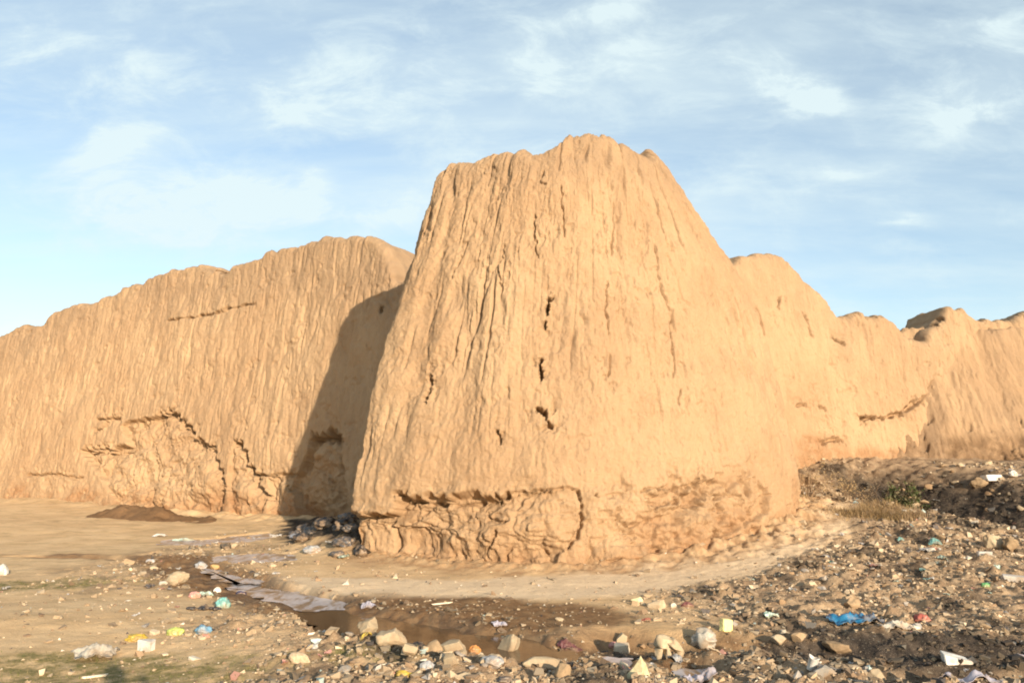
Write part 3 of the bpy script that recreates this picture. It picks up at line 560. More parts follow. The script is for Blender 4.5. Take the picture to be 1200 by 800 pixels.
def ground_material():
    m, nt, bs = nodes_of('ground_soil'); b = NB(nt)
    pos = b.n('ShaderNodeNewGeometry').outputs['Position']
    A = b.n('ShaderNodeSeparateColor', ins={0: b.n('ShaderNodeAttribute', attribute_name='soil_a').outputs['Color']}).outputs
    B = b.n('ShaderNodeSeparateColor', ins={0: b.n('ShaderNodeAttribute', attribute_name='soil_b').outputs['Color']}).outputs
    n1 = b.noise(pos, .9, 5, .6); n2 = b.noise(pos, 5.5, 5, .65); n3 = b.noise(pos, 28, 5, .7); n4 = b.noise(pos, 95, 3, .6)
    sand = b.mix(b.step(n1, .35, .68), (.60, .405, .22), (.69, .485, .275))
    sand = b.mix(b.math('MULTIPLY', b.step(n2, .5, .72), .5), sand, (.55, .355, .18))
    sb = b.noise(b.n('ShaderNodeMapping', ins={0: pos, 2: (0, 0, .35), 3: (.9, 1.6, 1)}).outputs[0], 1.7, 7, .7); sand = b.mix(b.math('MULTIPLY', b.step(sb, .47, .64), .65), sand, (.40, .27, .14)); sand = b.mix(b.math('MULTIPLY', b.step(n3, .58, .72), .5), sand, (.40, .27, .15))
    rub = b.mix(b.step(n2, .36, .66), (.265, .175, .105), (.42, .295, .18))
    rub = b.mix(b.math('MULTIPLY', b.step(n3, .54, .70), .55), rub, (.17, .11, .066))
    col = b.mix(A[0], sand, rub)
    path = b.mix(b.step(n2, .4, .7), (.70, .53, .345), (.62, .46, .295))
    path = b.mix(b.math('MULTIPLY', b.step(n4, .58, .68), .45), path, (.80, .66, .47))
    col = b.mix(B[1], col, path)
    gr = b.mix(b.step(n3, .42, .62), (.27, .205, .088), (.15, .135, .045))
    col = b.mix(b.math('MULTIPLY', B[0], b.step(n2, .3, .6)), col, gr)
    wet = b.mix(b.step(n2, .38, .66), (.15, .082, .038), (.25, .152, .075))
    col = b.mix(A[1], col, wet)
    blk = b.mix(b.step(n2, .40, .66), (.034, .026, .020), (.095, .070, .050))  # black soil colour, used for the painted shade too
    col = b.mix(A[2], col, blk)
    col = b.mix(b.math('MULTIPLY', B[2], .9), col, b.mix(b.step(n2, .38, .64), (.36, .21, .105), (.47, .315, .175)))
    sp = b.math('MULTIPLY', b.step(n4, .64, .70), b.math('MULTIPLY', A[0], .6))
    col = b.mix(sp, col, (.66, .56, .42))
    nt.links.new(col, bs.inputs['Base Color'])
    nt.links.new(b.math('SUBTRACT', .96, b.math('MULTIPLY', A[1], .38)), bs.inputs['Roughness'])
    bs.inputs['Specular IOR Level'].default_value = .2
    h = b.math('ADD', b.math('MULTIPLY', n3, .7), b.math('MULTIPLY', n4, .3))
    nt.links.new(b.n('ShaderNodeBump', ins={'Strength': .9, 'Distance': .03, 'Height': h}).outputs[0], bs.inputs['Normal'])
    return m

def plain(name, c, rough=.8, var=.35, scale=30, spec=.3, sheen=None, transl=0):
    m, nt, bs = nodes_of(name); b = NB(nt)
    tc = b.n('ShaderNodeTexCoord').outputs['Object']; oi = b.n('ShaderNodeObjectInfo').outputs['Random']
    n = b.noise(tc, scale, 5, .65)
    col = b.mix(b.step(n, .35, .7), tuple(v*(1-var) for v in c), c)
    col = b.mix(b.math('MULTIPLY', b.step(b.noise(tc, scale*.45, 5, .65), .42, .62), .68), col, (.30, .205, .125))
    hv = b.n('ShaderNodeHueSaturation', ins={'Value': b.math('MULTIPLY_ADD', oi, .4, .8), 'Color': col}).outputs[0]
    nt.links.new(hv, bs.inputs['Base Color']); bs.inputs['Roughness'].default_value = rough; bs.inputs['Specular IOR Level'].default_value = spec
    nt.links.new(b.n('ShaderNodeBump', ins={'Strength': .5, 'Distance': .01, 'Height': n}).outputs[0], bs.inputs['Normal'])
    return m

MUD = mud_material('sunbaked_mud', (.400, .262, .152), (.458, .313, .186), (.352, .229, .131), (.31, .162, .078), (.31, .212, .132))
HEAPMUD = mud_material('slumped_mud', (.385, .250, .144), (.44, .296, .174), (.33, .213, .121), (.19, .115, .062), (.28, .19, .118))
DARKSOIL = mud_material('dark_soil', (.17, .098, .05), (.22, .13, .068), (.13, .075, .04), (.1, .06, .03), (.2, .12, .07))
GROUND = ground_material()
STONE_M = {k: plain('stone_'+k, c, .9, .28, 18, .15) for k, c in dict(pale=(.45, .36, .24), tan=(.37, .26, .155), cream=(.53, .42, .285), grey=(.36, .33, .29), dark=(.085, .075, .065), orange=(.58, .36, .15), white=(.66, .61, .52), paleyellow=(.68, .60, .36), brown=(.30, .195, .11)).items()}
PLAST = {k: plain('plastic_'+k, c, .42, .22, 14, .45) for k, c in dict(blue=(.022, .20, .40), yellow=(.66, .46, .06), white=(.68, .67, .63), greybeige=(.47, .43, .36), turq=(.15, .36, .34), black=(.022, .021, .023), skyblue=(.17, .34, .48),
    lime=(.42, .47, .12), navy=(.025, .03, .10), pink=(.68, .33, .28), mint=(.52, .66, .55), pale=(.56, .54, .50), green=(.08, .32, .11), orange=(.72, .30, .08), grey=(.36, .37, .38), charcoal=(.07, .07, .075),
    paleyellow=(.80, .72, .30), cream=(.72, .62, .46), red=(.50, .12, .09), maroon=(.14, .045, .045), lav=(.43, .41, .48), greyblue=(.36, .39, .45)).items()}

# ------------------------------------------------------------------ ground
def spaced(lo, hi, a, b, fine, grow, far):
    xs = list(np.arange(a, b, fine)); x, d = xs[-1], fine
    while x < far: d *= grow; x += d; xs.append(x)
    x, d = a, fine; left = []
    while x > -far if lo is None else x > lo: d *= grow; x -= d; left.append(x)
    return np.array(left[::-1]+xs)

def build_ground():
    xs = spaced(None, None, -6.6, 8.8, .022, 1.05, 3000)
    xs = np.concatenate([xs[xs < -19], np.arange(-18.5, -6.62, .05), xs[xs >= -6.61]])
    ys = [-3000, -1200, -500, -200, -80, -30, -12, -6, -3, -1, 0, 1, 2, 3, 4, 4.8]; y, d = 5.6, .016
    while y < 3000: ys.append(y); y += d; d = .0030*y+.003 if y < 24 else d*1.12
    ys = np.array(ys)
    X, Y = np.meshgrid(xs, ys, indexing='ij'); sh = X.shape
    x, y = X.ravel(), Y.ravel(); z = ground_h(x, y); mk = masks(x, y)
    one = np.ones_like(z)
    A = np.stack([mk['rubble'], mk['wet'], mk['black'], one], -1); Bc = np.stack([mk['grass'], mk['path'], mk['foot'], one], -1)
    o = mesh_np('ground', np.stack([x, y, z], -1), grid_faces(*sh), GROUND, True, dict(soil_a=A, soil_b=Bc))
    tag(o, kind='structure'); return o

def poly_sheet(name, pts, z, mat, wob=.05, sub=10):
    """a flat sheet with a softly irregular outline"""
    P = []
    n = len(pts)
    for i in range(n):
        p0, p1, p2, p3 = [np.array(pts[(i+k) % n], float) for k in (-1, 0, 1, 2)]
        for t in np.linspace(0, 1, sub, endpoint=False):
            q = .5*((2*p1)+(-p0+p2)*t+(2*p0-5*p1+4*p2-p3)*t*t+(-p0+3*p1-3*p2+p3)*t**3); P.append(q)
    P = np.array(P)
    P = P+wob*np.stack([fbm(P[:, 0]*5, P[:, 1]*5, octv=3, seed=61), fbm(P[:, 0]*5, P[:, 1]*5, octv=3, seed=62)], -1)
    bm = bmesh.new(); f = bm.faces.new([bm.verts.new((*p, z)) for p in P]); f.normal_update()
    if f.normal.z < 0: f.normal_flip()
    bmesh.ops.triangulate(bm, faces=[f])
    return from_bm(name, bm, mat)

def water_material(name, c, rough, milky):
    m, nt, bs = nodes_of(name); b = NB(nt)
    pos = b.n('ShaderNodeNewGeometry').outputs['Position']
    n = b.noise(pos, 3.5, 4, .6, .6)
    col = b.mix(b.step(n, .38, .66), c, tuple(v*.72 for v in c)); nt.links.new(col, bs.inputs['Base Color'])
    bs.inputs['Roughness'].default_value = rough; bs.inputs['IOR'].default_value = 1.33
    if milky:
        n5 = b.noise(b.n('ShaderNodeMapping', ins={0: pos, 2: (0, 0, .5), 3: (2.2, .7, 1)}).outputs[0], 2.4, 6, .65, .5); col = b.mix(b.step(n5, .40, .55), (.22, .15, .095), col); nt.links.new(col, bs.inputs['Base Color'])
    nt.links.new(b.n('ShaderNodeBump', ins={'Strength': .12, 'Distance': .01, 'Height': b.noise(pos, 14, 3, .5)}).outputs[0], bs.inputs['Normal'])
    return m
WATER = water_material('muddy_water', (.135, .082, .043), .10, 0)
MILKY = water_material('milky_water', (.53, .50, .515), .28, 1)  # pale scum colour; the stream's pale reflections are painted in with it

def build_water():
    for k, (pts, lv, kd) in enumerate(PUDDLES):
        c = np.mean(pts, 0); P = [tuple(c+(np.array(p)-c)*(1.10 if kd == 'muddy' else 1.16)) for p in pts]
        tag(poly_sheet('pool_water' if kd == 'muddy' else 'puddle_water', P, puddle_level(pts, lv)+.002*k, WATER if kd == 'muddy' else MILKY, .22), kind='structure')

# ------------------------------------------------------------------ mud masses
def grid_normals(X, Y, Z):
    P = np.stack([X, Y, Z], -1).astype(np.float64)
    du = np.gradient(P, axis=0); dv = np.gradient(P, axis=1)
    N = np.cross(du, dv); N /= np.linalg.norm(N, axis=-1)[..., None]+1e-12
    return N

def inside(S, Z, poly):
    c = np.zeros(S.shape, bool); n = len(poly)
    for i in range(n):
        (x0, y0), (x1, y1) = poly[i], poly[(i+1) % n]
        if y0 == y1: continue
        c ^= ((y0 > Z) != (y1 > Z)) & (S < (x1-x0)*(Z-y0)/(y1-y0)+x0)
    return c

def carve(nm, S, Z, V, edge):
    """inward displacement from the cracks and the fallen-away patches of one mud mass"""
    d = np.zeros(S.shape, np.float32)
    k = .55 if nm == 'tower' else .8
    ws = S+.11*k*fbm(S*3, Z*3, octv=4, gain=.6, seed=71)+.02*vnoise(S*14, Z*14, seed=73); wz = Z+.09*k*fbm(S*3+40, Z*3, octv=4, gain=.6, seed=72)+.02*vnoise(S*14+9, Z*14, seed=74)
    for n, dep, poly in RECESS:
        if n != nm: continue
        P = np.array(poly); bb = (S > P[:, 0].min()-.4) & (S < P[:, 0].max()+.4) & (Z > P[:, 1].min()-.4) & (Z < P[:, 1].max()+.4) & (V <= 1)
        s, z = ws[bb], wz[bb]; dd, _ = seg_dist(s, z, poly+[poly[0]]); sd = np.where(inside(s, z, poly), dd, -dd)
        m = sst(-edge*.5, edge*.9, sd)
        rd = 1-np.abs(vnoise(s*1.7+.5*fbm(s*2, z*2, octv=2, seed=79), z*1.1, seed=75))
        bl = fbm(s*1.1, z*1.5, octv=3, seed=59)*4; bl = np.floor(bl)+sst(.35, .65, bl-np.floor(bl)); bl2 = fbm(s*2.6, z*3.1, octv=3, seed=58)*3; bl2 = np.floor(bl2)+sst(.3, .7, bl2-np.floor(bl2))
        rough = .055*bl+.035*bl2+.08*fbm(s*2.2, z*1.8, octv=4, seed=78)+.07*sst(.80, .98, rd)*sst(-.2, .3, vnoise(s*1.3, z*1.6, seed=70))+.03*fbm(s*7, z*7, octv=3, seed=76)
        fade = np.exp(-np.maximum(sd, 0)/.45)*.75+.25
        if n == 'tower': fade = fade*np.interp(s, [-2.2, -.5, 0], [1, .30, .25])*(1 if dep > .1 else 2.5)
        d[bb] += m*(1.5*dep*fade+rough)
    for n, w, dep, pts in CRACKS:
        if n != nm: continue
        P = np.array(pts); bb = (S > P[:, 0].min()-.3) & (S < P[:, 0].max()+.3) & (Z > P[:, 1].min()-.3) & (Z < P[:, 1].max()+.3) & (V <= 1)
        dd, at = seg_dist(ws[bb], wz[bb], pts)
        d[bb] += .06*sst(.0, .35, fbm(ws[bb]*5, wz[bb]*5, octv=4, gain=.6, seed=60))*np.exp(-(dd/.20)**2)*(dep > .1)
        wv = w*(.8+.75*vnoise(at*len(pts)*5, at*0, seed=77))*np.clip(np.minimum(at, 1-at)*8+.45, .45, 1)
        wv = np.maximum(wv*1.45, edge*.7)
        d[bb] = np.maximum(d[bb], d[bb]*.6+1.35*dep*(1-sst(wv*.45, wv*1.25, dd)))
    return d

def flutes(S, Z, freq, vf, width, seed, thr=-.15):
    """narrow rain-cut grooves: where slow vertical noise changes sign"""
    s = S+.07*fbm(S*.9, Z*.4, octv=2, seed=seed+5)
    n = vnoise(s*freq, Z*vf, seed=seed)+.35*vnoise(s*freq*2.3, Z*vf*1.8, seed=seed+1)+.12*vnoise(s*freq*5, Z*vf*7, seed=seed+4)
    on = sst(thr, thr+.5, vnoise(S*freq*.8, Z*.5, seed=seed+2)+.5*vnoise(S*3, Z*1.3, seed=seed+3))
    return np.exp(-(n/width)**2)*on, n

def build_tower():
    X, Y, Z, S, V = tower_grid(1050, 560)
    N = grid_normals(X, Y, Z)
    out = np.stack([X-TC[0], Y-TC[1], 0*X], -1); sg = np.sign((N*out).sum(-1).mean()); N = N*sg
    X3, Y3, Z3 = [a.astype(np.float32) for a in (X, Y, Z)]
    th = S/3.6-math.pi/2
    leftw = sst(math.radians(-95), math.radians(-150), th)          # the rain-beaten side
    up = sst(.9, 2.4, Z3)
    d = .14*fbm(X3*.45, Y3*.45, Z3*.35, octv=3, seed=81)+.07*fbm(X3*1.3, Y3*1.3, Z3*.7, octv=3, seed=82)
    g1, n1 = flutes(S, Z3, 1.5, .20, .10, 83); g2, n2 = flutes(S, Z3, 3.4, .35, .14, 93, -.1); g3, n3 = flutes(S, Z3, 7.5, .7, .22, 103, -.2)
    rimz = Z3[:, [559]]; edge_ = .35+.65*(1-sst(-.7, -.1, Z3-rimz))
    hi = edge_*sst(1.2, 3.2, Z3)*(.35+.65*sst(2.5, 5.5, Z3))
    d = d-hi*(.085+.07*leftw)*g1-up*(.028+.080*leftw)*g2-up*(.012+.022*leftw)*g3
    d = d+up*leftw*.095*(vnoise((S+.10*fbm(S, Z3*.8, octv=2, seed=84))*3.2, Z3*.22, seed=85)-.25*np.abs(vnoise(S*7, Z3*.5, seed=86)))
    grain = fbm(S*24, Z3*15, octv=3, gain=.7, seed=68); d = d+.010*grain-.008*sst(.15, .5, fbm(S*13, Z3*6, octv=3, gain=.65, seed=69))
    nod = fbm(S*4.2+.3*fbm(S*3, Z3*2, octv=2, seed=64), Z3*1.9, octv=5, gain=.62, seed=87)
    d = d+.045*nod+.018*fbm(X3*9, Y3*9, Z3*6, octv=4, gain=.6, seed=88)
    rt_ = sst(-.5, 1.5, S); d = d+rt_*(.030*fbm(S*3, Z3*1.6, octv=5, gain=.62, seed=63)-.04*sst(.25, .5, fbm(S*3.4+.3*vnoise(S, Z3, seed=62), Z3*1.2, octv=4, gain=.6, seed=61)))
    chip = sst(.30, .62, fbm(S*2.6, Z3*2.2, octv=4, gain=.6, seed=65)); d = d-.035*chip*(.5+.5*up)
    d = d-.03*sst(.42, .60, fbm(S*7, Z3*4.5, octv=3, seed=66))*sst(-.1, .5, vnoise(S*.7, Z3*.6, seed=67))
    low = 1-sst(.7, 1.5, Z3+.25*vnoise(S*1.5, Z3*0, seed=89))
    d = d+low*(.085*fbm(S*2.2, Z3*3.0, octv=5, gain=.6, seed=90)-.03)
    # crumbled pits of the lower right face
    pit = sst(.16, .42, fbm(S*2.6, Z3*2.8, octv=4, gain=.6, seed=91))*np.exp(-((Z3-.95)/.5)**2)*sst(-.8, 1.2, S)
    d = d-.20*pit-.10*sst(.05, .35, fbm(S*1.6, Z3*2.4, octv=4, gain=.6, seed=56))*np.exp(-((Z3-.55)/.45)**2)*sst(-.8, .6, S)
    d = np.where(V > 1, d*.6, d)-carve('tower', S, Z3, V, .020)
    P = np.stack([X, Y, Z], -1)+N*d[..., None]
    gz = ground_base(X3, Y3); dz = Z3-gz
    damp = .55*(1-sst(.05, .9, dz+.75*fbm(S*1.3, Z3*1.5, octv=3, seed=92)))*sst(-1.2, 1.0, S)+.30*pit+.45*(1-sst(.0, .35, dz+.25*fbm(S*2, Z3*0, octv=3, seed=57)))
    crust = .6*sst(6.2, 7.4, Z3)+.8*leftw*g2*up+.4*g1*hi  # top crust tone, laid along the grooves as well
    A = np.stack([np.clip(damp, 0, 1), np.clip(crust, 0, 1), 0*damp, 0*damp+1], -1)
    n, m = X.shape
    o = mesh_np('mud_tower', P.reshape(-1, 3), grid_faces(n, m, True)[:, ::(1 if sg > 0 else -1)], MUD, True, dict(soil=A.reshape(-1, 4)))
    tag(o, 'massive flat-topped mud tower with rain grooves and a cracked undercut foot', 'tower ruin')
    return o

def build_wall(nm, name, label, grid, gr, seed):
    X, Y, Z, S, V = grid
    N = grid_normals(X, Y, Z); 
    if N[X.shape[0]//2, X.shape[1]//4, 1] > 0: N = -N; sg = -1
    else: sg = 1
    X3, Y3, Z3, S3 = [a.astype(np.float32) for a in (X, Y, Z, S)]
    up = sst(.8, 2.0, Z3)*np.where(V > 1.0, .4, 1)
    d = .12*fbm(X3*.4, Y3*.4, Z3*.4, octv=3, seed=seed)+.05*fbm(X3*1.5, Y3*1.5, Z3*1.0, octv=3, seed=seed+1)
    g1, n1 = flutes(S3, Z3, 1.6, .26, .10, seed+2); g2, n2 = flutes(S3, Z3, 3.6, .36, .15, seed+12, -.2); g3, n3 = flutes(S3, Z3, 6.5, .7, .26, seed+22, -.3)
    d = d-up*gr*(.030*g1+.022*g2+.020*g3)+up*gr*.010*vnoise(S3*5.6+.4*fbm(S3, Z3, octv=2, seed=seed+7), Z3*.35, seed=seed+8)
    d = d+.040*fbm(S3*3.2, Z3*1.8, octv=5, gain=.62, seed=seed+9)+.014*fbm(S3*10, Z3*7, octv=4, gain=.6, seed=seed+10)
    d = d+np.where(V > 1, .06*fbm(X3*2.6, Y3*2.6, Z3*2.6, octv=5, gain=.62, seed=seed+17), 0)
    d = d+.011*fbm(S3*20, Z3*11, octv=3, gain=.7, seed=seed+15)-.011*sst(.12, .5, fbm(S3*10, Z3*2.2, octv=4, gain=.65, seed=seed+16))*up
    d = d-.04*sst(.30, .6, fbm(S3*2.4, Z3*2.6, octv=4, gain=.6, seed=seed+14))
    low = 1-sst(.5, 1.5, Z3)
    d = d+low*.09*fbm(S3*1.8, Z3*2.4, octv=5, gain=.6, seed=seed+11)
    d = d-carve(nm, S3, Z3, V, .03)*np.where(V > 1, 0, 1)
    P = np.stack([X, Y, Z], -1)+N*d[..., None]
    dz = Z3-ground_base(X3, Y3)
    damp = .75*(1-sst(.05, .7, dz+.6*fbm(S3*.9, Z3*1.3, octv=3, seed=seed+12)))
    zt = Z3[:, [int(np.argmax(V[0] >= 1.0))]]
    crust = np.clip(.75*sst(-2.6, -.3, Z3-zt+.8*fbm(S3*.4, Z3*.6, octv=3, seed=seed+13))*(1 if nm == 'left' else .55), 0, 1)
    A = np.stack([np.clip(damp, 0, 1), crust, 0*damp, 0*damp+1], -1)
    n, m = X.shape
    o = mesh_np(name, P.reshape(-1, 3), grid_faces(n, m)[:, ::(1 if sg > 0 else -1)], MUD, True, dict(soil=A.reshape(-1, 4)))
    tag(o, label, 'mud wall'); return o

def heap_mesh(name, xs, ys, zf, mat, label, cat, soil=None):
    X, Y = np.meshgrid(xs, ys, indexing='ij'); x, y = X.ravel(), Y.ravel()
    z = zf(x, y)
    attrs = dict(soil=soil(x, y, z)) if soil else dict(soil=np.tile(np.array([0, 0, 0, 1.], np.float32), (len(x), 1)))
    o = mesh_np(name, np.stack([x, y, z], -1), grid_faces(len(xs), len(ys)), mat, True, attrs)
    return tag(o, label, cat)

def build_heaps():
    def zf(x, y):
        zt = .16*fbm(x*1.8, y*0, octv=4, gain=.6, seed=119)+np.interp(x+.15*vnoise(x*2, y*0, seed=120), [6.6, 8.0, 9.0, 10.6, 11.5, 12.6, 14.3, 16, 22, 26], [1.0, 1.85, 2.2, 2.7, 3.5, 4.3, 5.0, 5.4, 5.2, 3])
        yr = 20.75+.20*(x-8)
        g = ground_base(x, y)
        wx = x+.2*fbm(x, y, octv=3, seed=121)
        f = zt-2.0*np.minimum(yr-y, 1.1)-1.05*np.clip(yr-y-1.1, 0, 1.0)-.48*np.maximum(yr-y-2.1, 0)
        f = f+.22*fbm(x*.9, y*.9, octv=5, gain=.58, seed=122)+.10*fbm(wx*3.2, y*1.3, octv=5, gain=.6, seed=123)-.14*sst(.15, .5, fbm(x*2.2, y*2.2, octv=4, gain=.6, seed=126))+.045*fbm(x*6, y*6, octv=4, gain=.6, seed=128)+.035*fbm(x*17, y*17, octv=3, gain=.65, seed=129)
        gl = np.exp(-(vnoise(wx*.9, y*.35, seed=124)/.09)**2); f = f-.12*gl*sst(0, .6, f-g)*sst(-.1, .4, vnoise(x*.9, y*.9, seed=127))
        f = np.minimum(f, 5.35+.30*fbm(x*1.3, y*1.3, octv=4, gain=.6, seed=118)+.25*sst(13.5, 16, x))
        return np.maximum(f, g-.3)
    def soil(x, y, z):
        n = fbm(x*.8, y*.8, octv=4, seed=125); dz = z-ground_base(x, y)
        damp = sst(.2, .9, (1-sst(.2, 1.1, dz))*sst(9.2, 10.6, x)+.4*n)+.0*x
        crust = sst(9.2, 11, x)*sst(-.4, .4, n)
        return np.stack([np.clip(damp, 0, 1), crust, 0*n, 0*n+1], -1)
    heap_mesh('earth_heap', np.concatenate([np.arange(6.6, 15.5, .024), np.arange(15.5, 24, .08)]), np.arange(16.2, 23.4, .024), zf, HEAPMUD, 'slumped brown earth heap leaning against the low end of the mud wall', 'earth heap', soil)
    def zs(x, y):
        c = np.array([(-12.3, 24.3), (-9.6, 22.5), (-8.0, 21.6)])
        g = ground_base(x, y); n = fbm(x*1.6, y*1.6, octv=4, seed=130)
        n3 = fbm(x*.9, y*.9, octv=5, gain=.6, seed=132); b = .45*np.exp(-(((x+10.9)/.9)**2+((y-23.4)/.8)**2))+.36*np.exp(-(((x+9.5)/.9)**2+((y-22.6)/.7)**2))+.25*np.exp(-(((x+8.2)/.8)**2+((y-21.9)/.6)**2))
        return g-.02+b*(1+.7*n+.7*n3)-.10+.03*fbm(x*6, y*6, octv=3, seed=131)*(b > .05)
    heap_mesh('soil_mound', np.arange(-14.5, -6.2, .045), np.arange(20.0, 26, .045), zs, DARKSOIL, 'low mound of dark brown soil along the foot of the long wall', 'soil mound')

# ------------------------------------------------------------------ stones
def ico(sub=3):
    bm = bmesh.new(); bmesh.ops.create_icosphere(bm, subdivisions=sub, radius=1)
    V = np.array([v.co[:] for v in bm.verts], np.float32); F = np.array([[v.index for v in f.verts] for f in bm.faces]); bm.free(); return V, F
ICO, ICOF = ico(4); ICO3, ICO3F = ico(3)

def stone_verts(kind, seed, base=None):
    V = (ICO if base is None else base).copy(); rg = np.random.default_rng(seed)
    k = dict(round=11, long=13, clod=11, tri=12, prong=9)[kind]
    for _ in range(k):                                   # broken faces
        n = rg.normal(size=3); n /= np.linalg.norm(n); c = rg.uniform(.42, .78)
        t = V@n; V = V-np.outer(np.maximum(0, t-c)*.97, n).astype(np.float32)
    a = dict(round=.10, long=.11, clod=.24, tri=.12, prong=.30)[kind]
    f = dict(round=1.3, long=1.6, clod=2.2, tri=1.5, prong=2)[kind]
    V *= (1+a*fbm(V[:, 0]*f+seed, V[:, 1]*f, V[:, 2]*f, octv=4, seed=seed % 97)[:, None]+a*.4*fbm(V[:, 0]*6+seed, V[:, 1]*6, V[:, 2]*6, octv=3, seed=seed % 89)[:, None])
    if kind == 'tri':
        t = (V[:, 2]+1)/2; V[:, 0] = V[:, 0]*(1.05-.85*t)+.35*t; V[:, 1] *= (.75-.35*t)
    lo, hi = V.min(0), V.max(0)
    V = (V-(lo+hi)/2)/(hi-lo); V[:, 2] += .5              # unit box standing on z = 0
    return V

def stone_mesh(name, kind, seed, mat, w, d, h, base=None, F=None):
    V = stone_verts(kind, seed, base)*np.array([w, d, h], np.float32); V[:, 2] -= .24*h
    return mesh_np(name, V, ICOF if F is None else F, mat, True)

def prong_lump(name, mat, w, h):
    parts = []; Fs = []; n0 = 0
    for cx, cz, rx, ry, rz, tilt, s in ((-.10, .66, .42, .46, .33, .2, 3), (.34, .52, .30, .40, .34, -.4, 9), (-.30, .34, .19, .26, .46, .16, 5), (.02, .26, .16, .24, .40, -.10, 7), (.42, .16, .26, .3, .26, .5, 11)):
        V = stone_verts('prong', s, ICO3); V[:, 2] -= .5; V = V*2*np.array([rx, ry, rz], np.float32)
        x = V[:, 0]*math.cos(tilt)+V[:, 2]*math.sin(tilt); V[:, 0] = x+cx; V[:, 2] += cz
        parts.append(V); Fs.append(ICO3F+n0); n0 += len(V)
    V = np.concatenate(parts)*np.array([w, w*.8, h], np.float32); V[:, 2] -= .05*h
    return mesh_np(name, V, np.concatenate(Fs), mat, True)

def build_stones():
    for i, (nm, x, y, w, h, kind, col, lab) in enumerate(STONES):
        dp = w*(.75 if kind not in ('long',) else .5)
        o = prong_lump(nm, STONE_M[col], w, h) if kind == 'prong' else stone_mesh(nm, kind, 200+i*7, STONE_M[col], w, dp, h*1.15)
        o.location = (x, y+dp*.3, gh(x, y+dp*.3)+(0 if kind != 'tri' else .01)); o.rotation_euler = (random.uniform(-.12, .12), random.uniform(-.12, .12), random.uniform(-.35, .35))
        tag(o, lab, 'stone' if nm == 'stone' else 'plaster lump')

ZONES = [  # name for labels, sampler region (x0, x1, y0, y1), count, size range, colours
 ('in the stone heap along the near bank of the stream', (-1.9, 1.35, 6.25, 7.55), 60, (.035, .15), ('pale', 'tan', 'cream', 'grey')),
 ('on the crumbly slope between the path and the drain', (.9, 3.4, 7.2, 10.6), 28, (.03, .085), ('pale', 'tan', 'brown')),
 ('on the rubble slope around the blue sheet', (2.6, 6.6, 7.3, 12.6), 42, (.035, .13), ('pale', 'tan', 'brown', 'grey')),
 ('half sunk in the black soil', (2.0, 5.0, 6.25, 7.4), 24, (.03, .12), ('grey', 'tan', 'dark')),
 ('on the far rubble beyond the ditch', (8.2, 11.2, 15.0, 18.6), 32, (.08, .28), ('pale', 'tan', 'brown')),
 ('on the crest below the dry grass mound', (5.2, 8.2, 12.0, 16.2), 18, (.05, .17), ('pale', 'tan')),
 ('on the dark wet margin above the pool', (-1.6, 1.0, 8.3, 10.0), 16, (.025, .09), ('tan', 'brown', 'pale')),
 ('among the clods by the bend of the stream', (-4.9, -1.9, 8.2, 11.6), 22, (.03, .10), ('pale', 'tan', 'cream')),
 ('beside the thin puddles at the wall foot', (-6.6, -3.4, 13.2, 18.5), 18, (.04, .14), ('pale', 'tan', 'cream')),
]
def build_scatter_stones():
    protos = {}
    kinds = ['round', 'long', 'clod', 'clod', 'round', 'tri']
    left = 262
    for zi, (where, (x0, x1, y0, y1), cnt, (s0, s1), cols) in enumerate(ZONES):
        k = 0
        while k < cnt:
            x, y = random.uniform(x0, x1), random.uniform(y0, y1)
            ds, _ = seg_dist(np.array([x]), np.array([y]), STREAM)
            if abs(x/y) > .66 or (ds[0] < .42 and y < 10.5): continue
            if float(masks(np.array([x]), np.array([y]))['path'][0]) > .35: continue
            col = random.choice(cols); v = random.randrange(4)
            s = s0*(s1/s0)**(random.random()**1.7)
            key = (col, v)
            if key not in protos:
                kd = kinds[(len(protos)*5+v) % len(kinds)]
                o = stone_mesh('stone', kd, 900+len(protos)*13, STONE_M[col], 1, .8 if kd != 'long' else .5, .62, ICO3, ICO3F); protos[key] = o
            else:
                o = protos[key].copy(); COL.objects.link(o)
            o.location = (x, y, gh(x, y)); o.scale = (s*random.uniform(.8, 1.25), s*random.uniform(.8, 1.25), s*random.uniform(.75, 1.2)); o.rotation_euler = (random.uniform(-.3, .3), random.uniform(-.3, .3), random.uniform(0, 6.28))
            word = dict(pale='pale', tan='tan', cream='cream', grey='grey', brown='brown', dark='dark')[col]
            tag(o, 'small %s stone %s' % (word, where), 'stone', '%s stones %s' % (word, where)); k += 1

# ------------------------------------------------------------------ litter
def lump_verts(seed, base, flat=.7):
    """a crumpled bag: sharp creases over a soft lump"""
    V = base.copy(); rg = np.random.default_rng(seed)
    p = V*1.5+rg.uniform(0, 50, 3).astype(np.float32)
    c = (1-2*np.abs(vnoise(p[:, 0], p[:, 1], p[:, 2], seed=5)))*.30+(1-2*np.abs(vnoise(p[:, 0]*2.3, p[:, 1]*2.3, p[:, 2]*2.3, seed=6)))*.16+(1-2*np.abs(vnoise(p[:, 0]*5, p[:, 1]*5, p[:, 2]*5, seed=8)))*.07
    V = V*(1+c[:, None]); V[:, 0] *= 1+.3*V[:, 1]*rg.uniform(-1, 1)
    lo, hi = V.min(0), V.max(0); V = (V-(lo+hi)/2)/(hi-lo); V[:, 2] = np.maximum(V[:, 2], -.32)+.32; V[:, 2] /= V[:, 2].max()
    return V

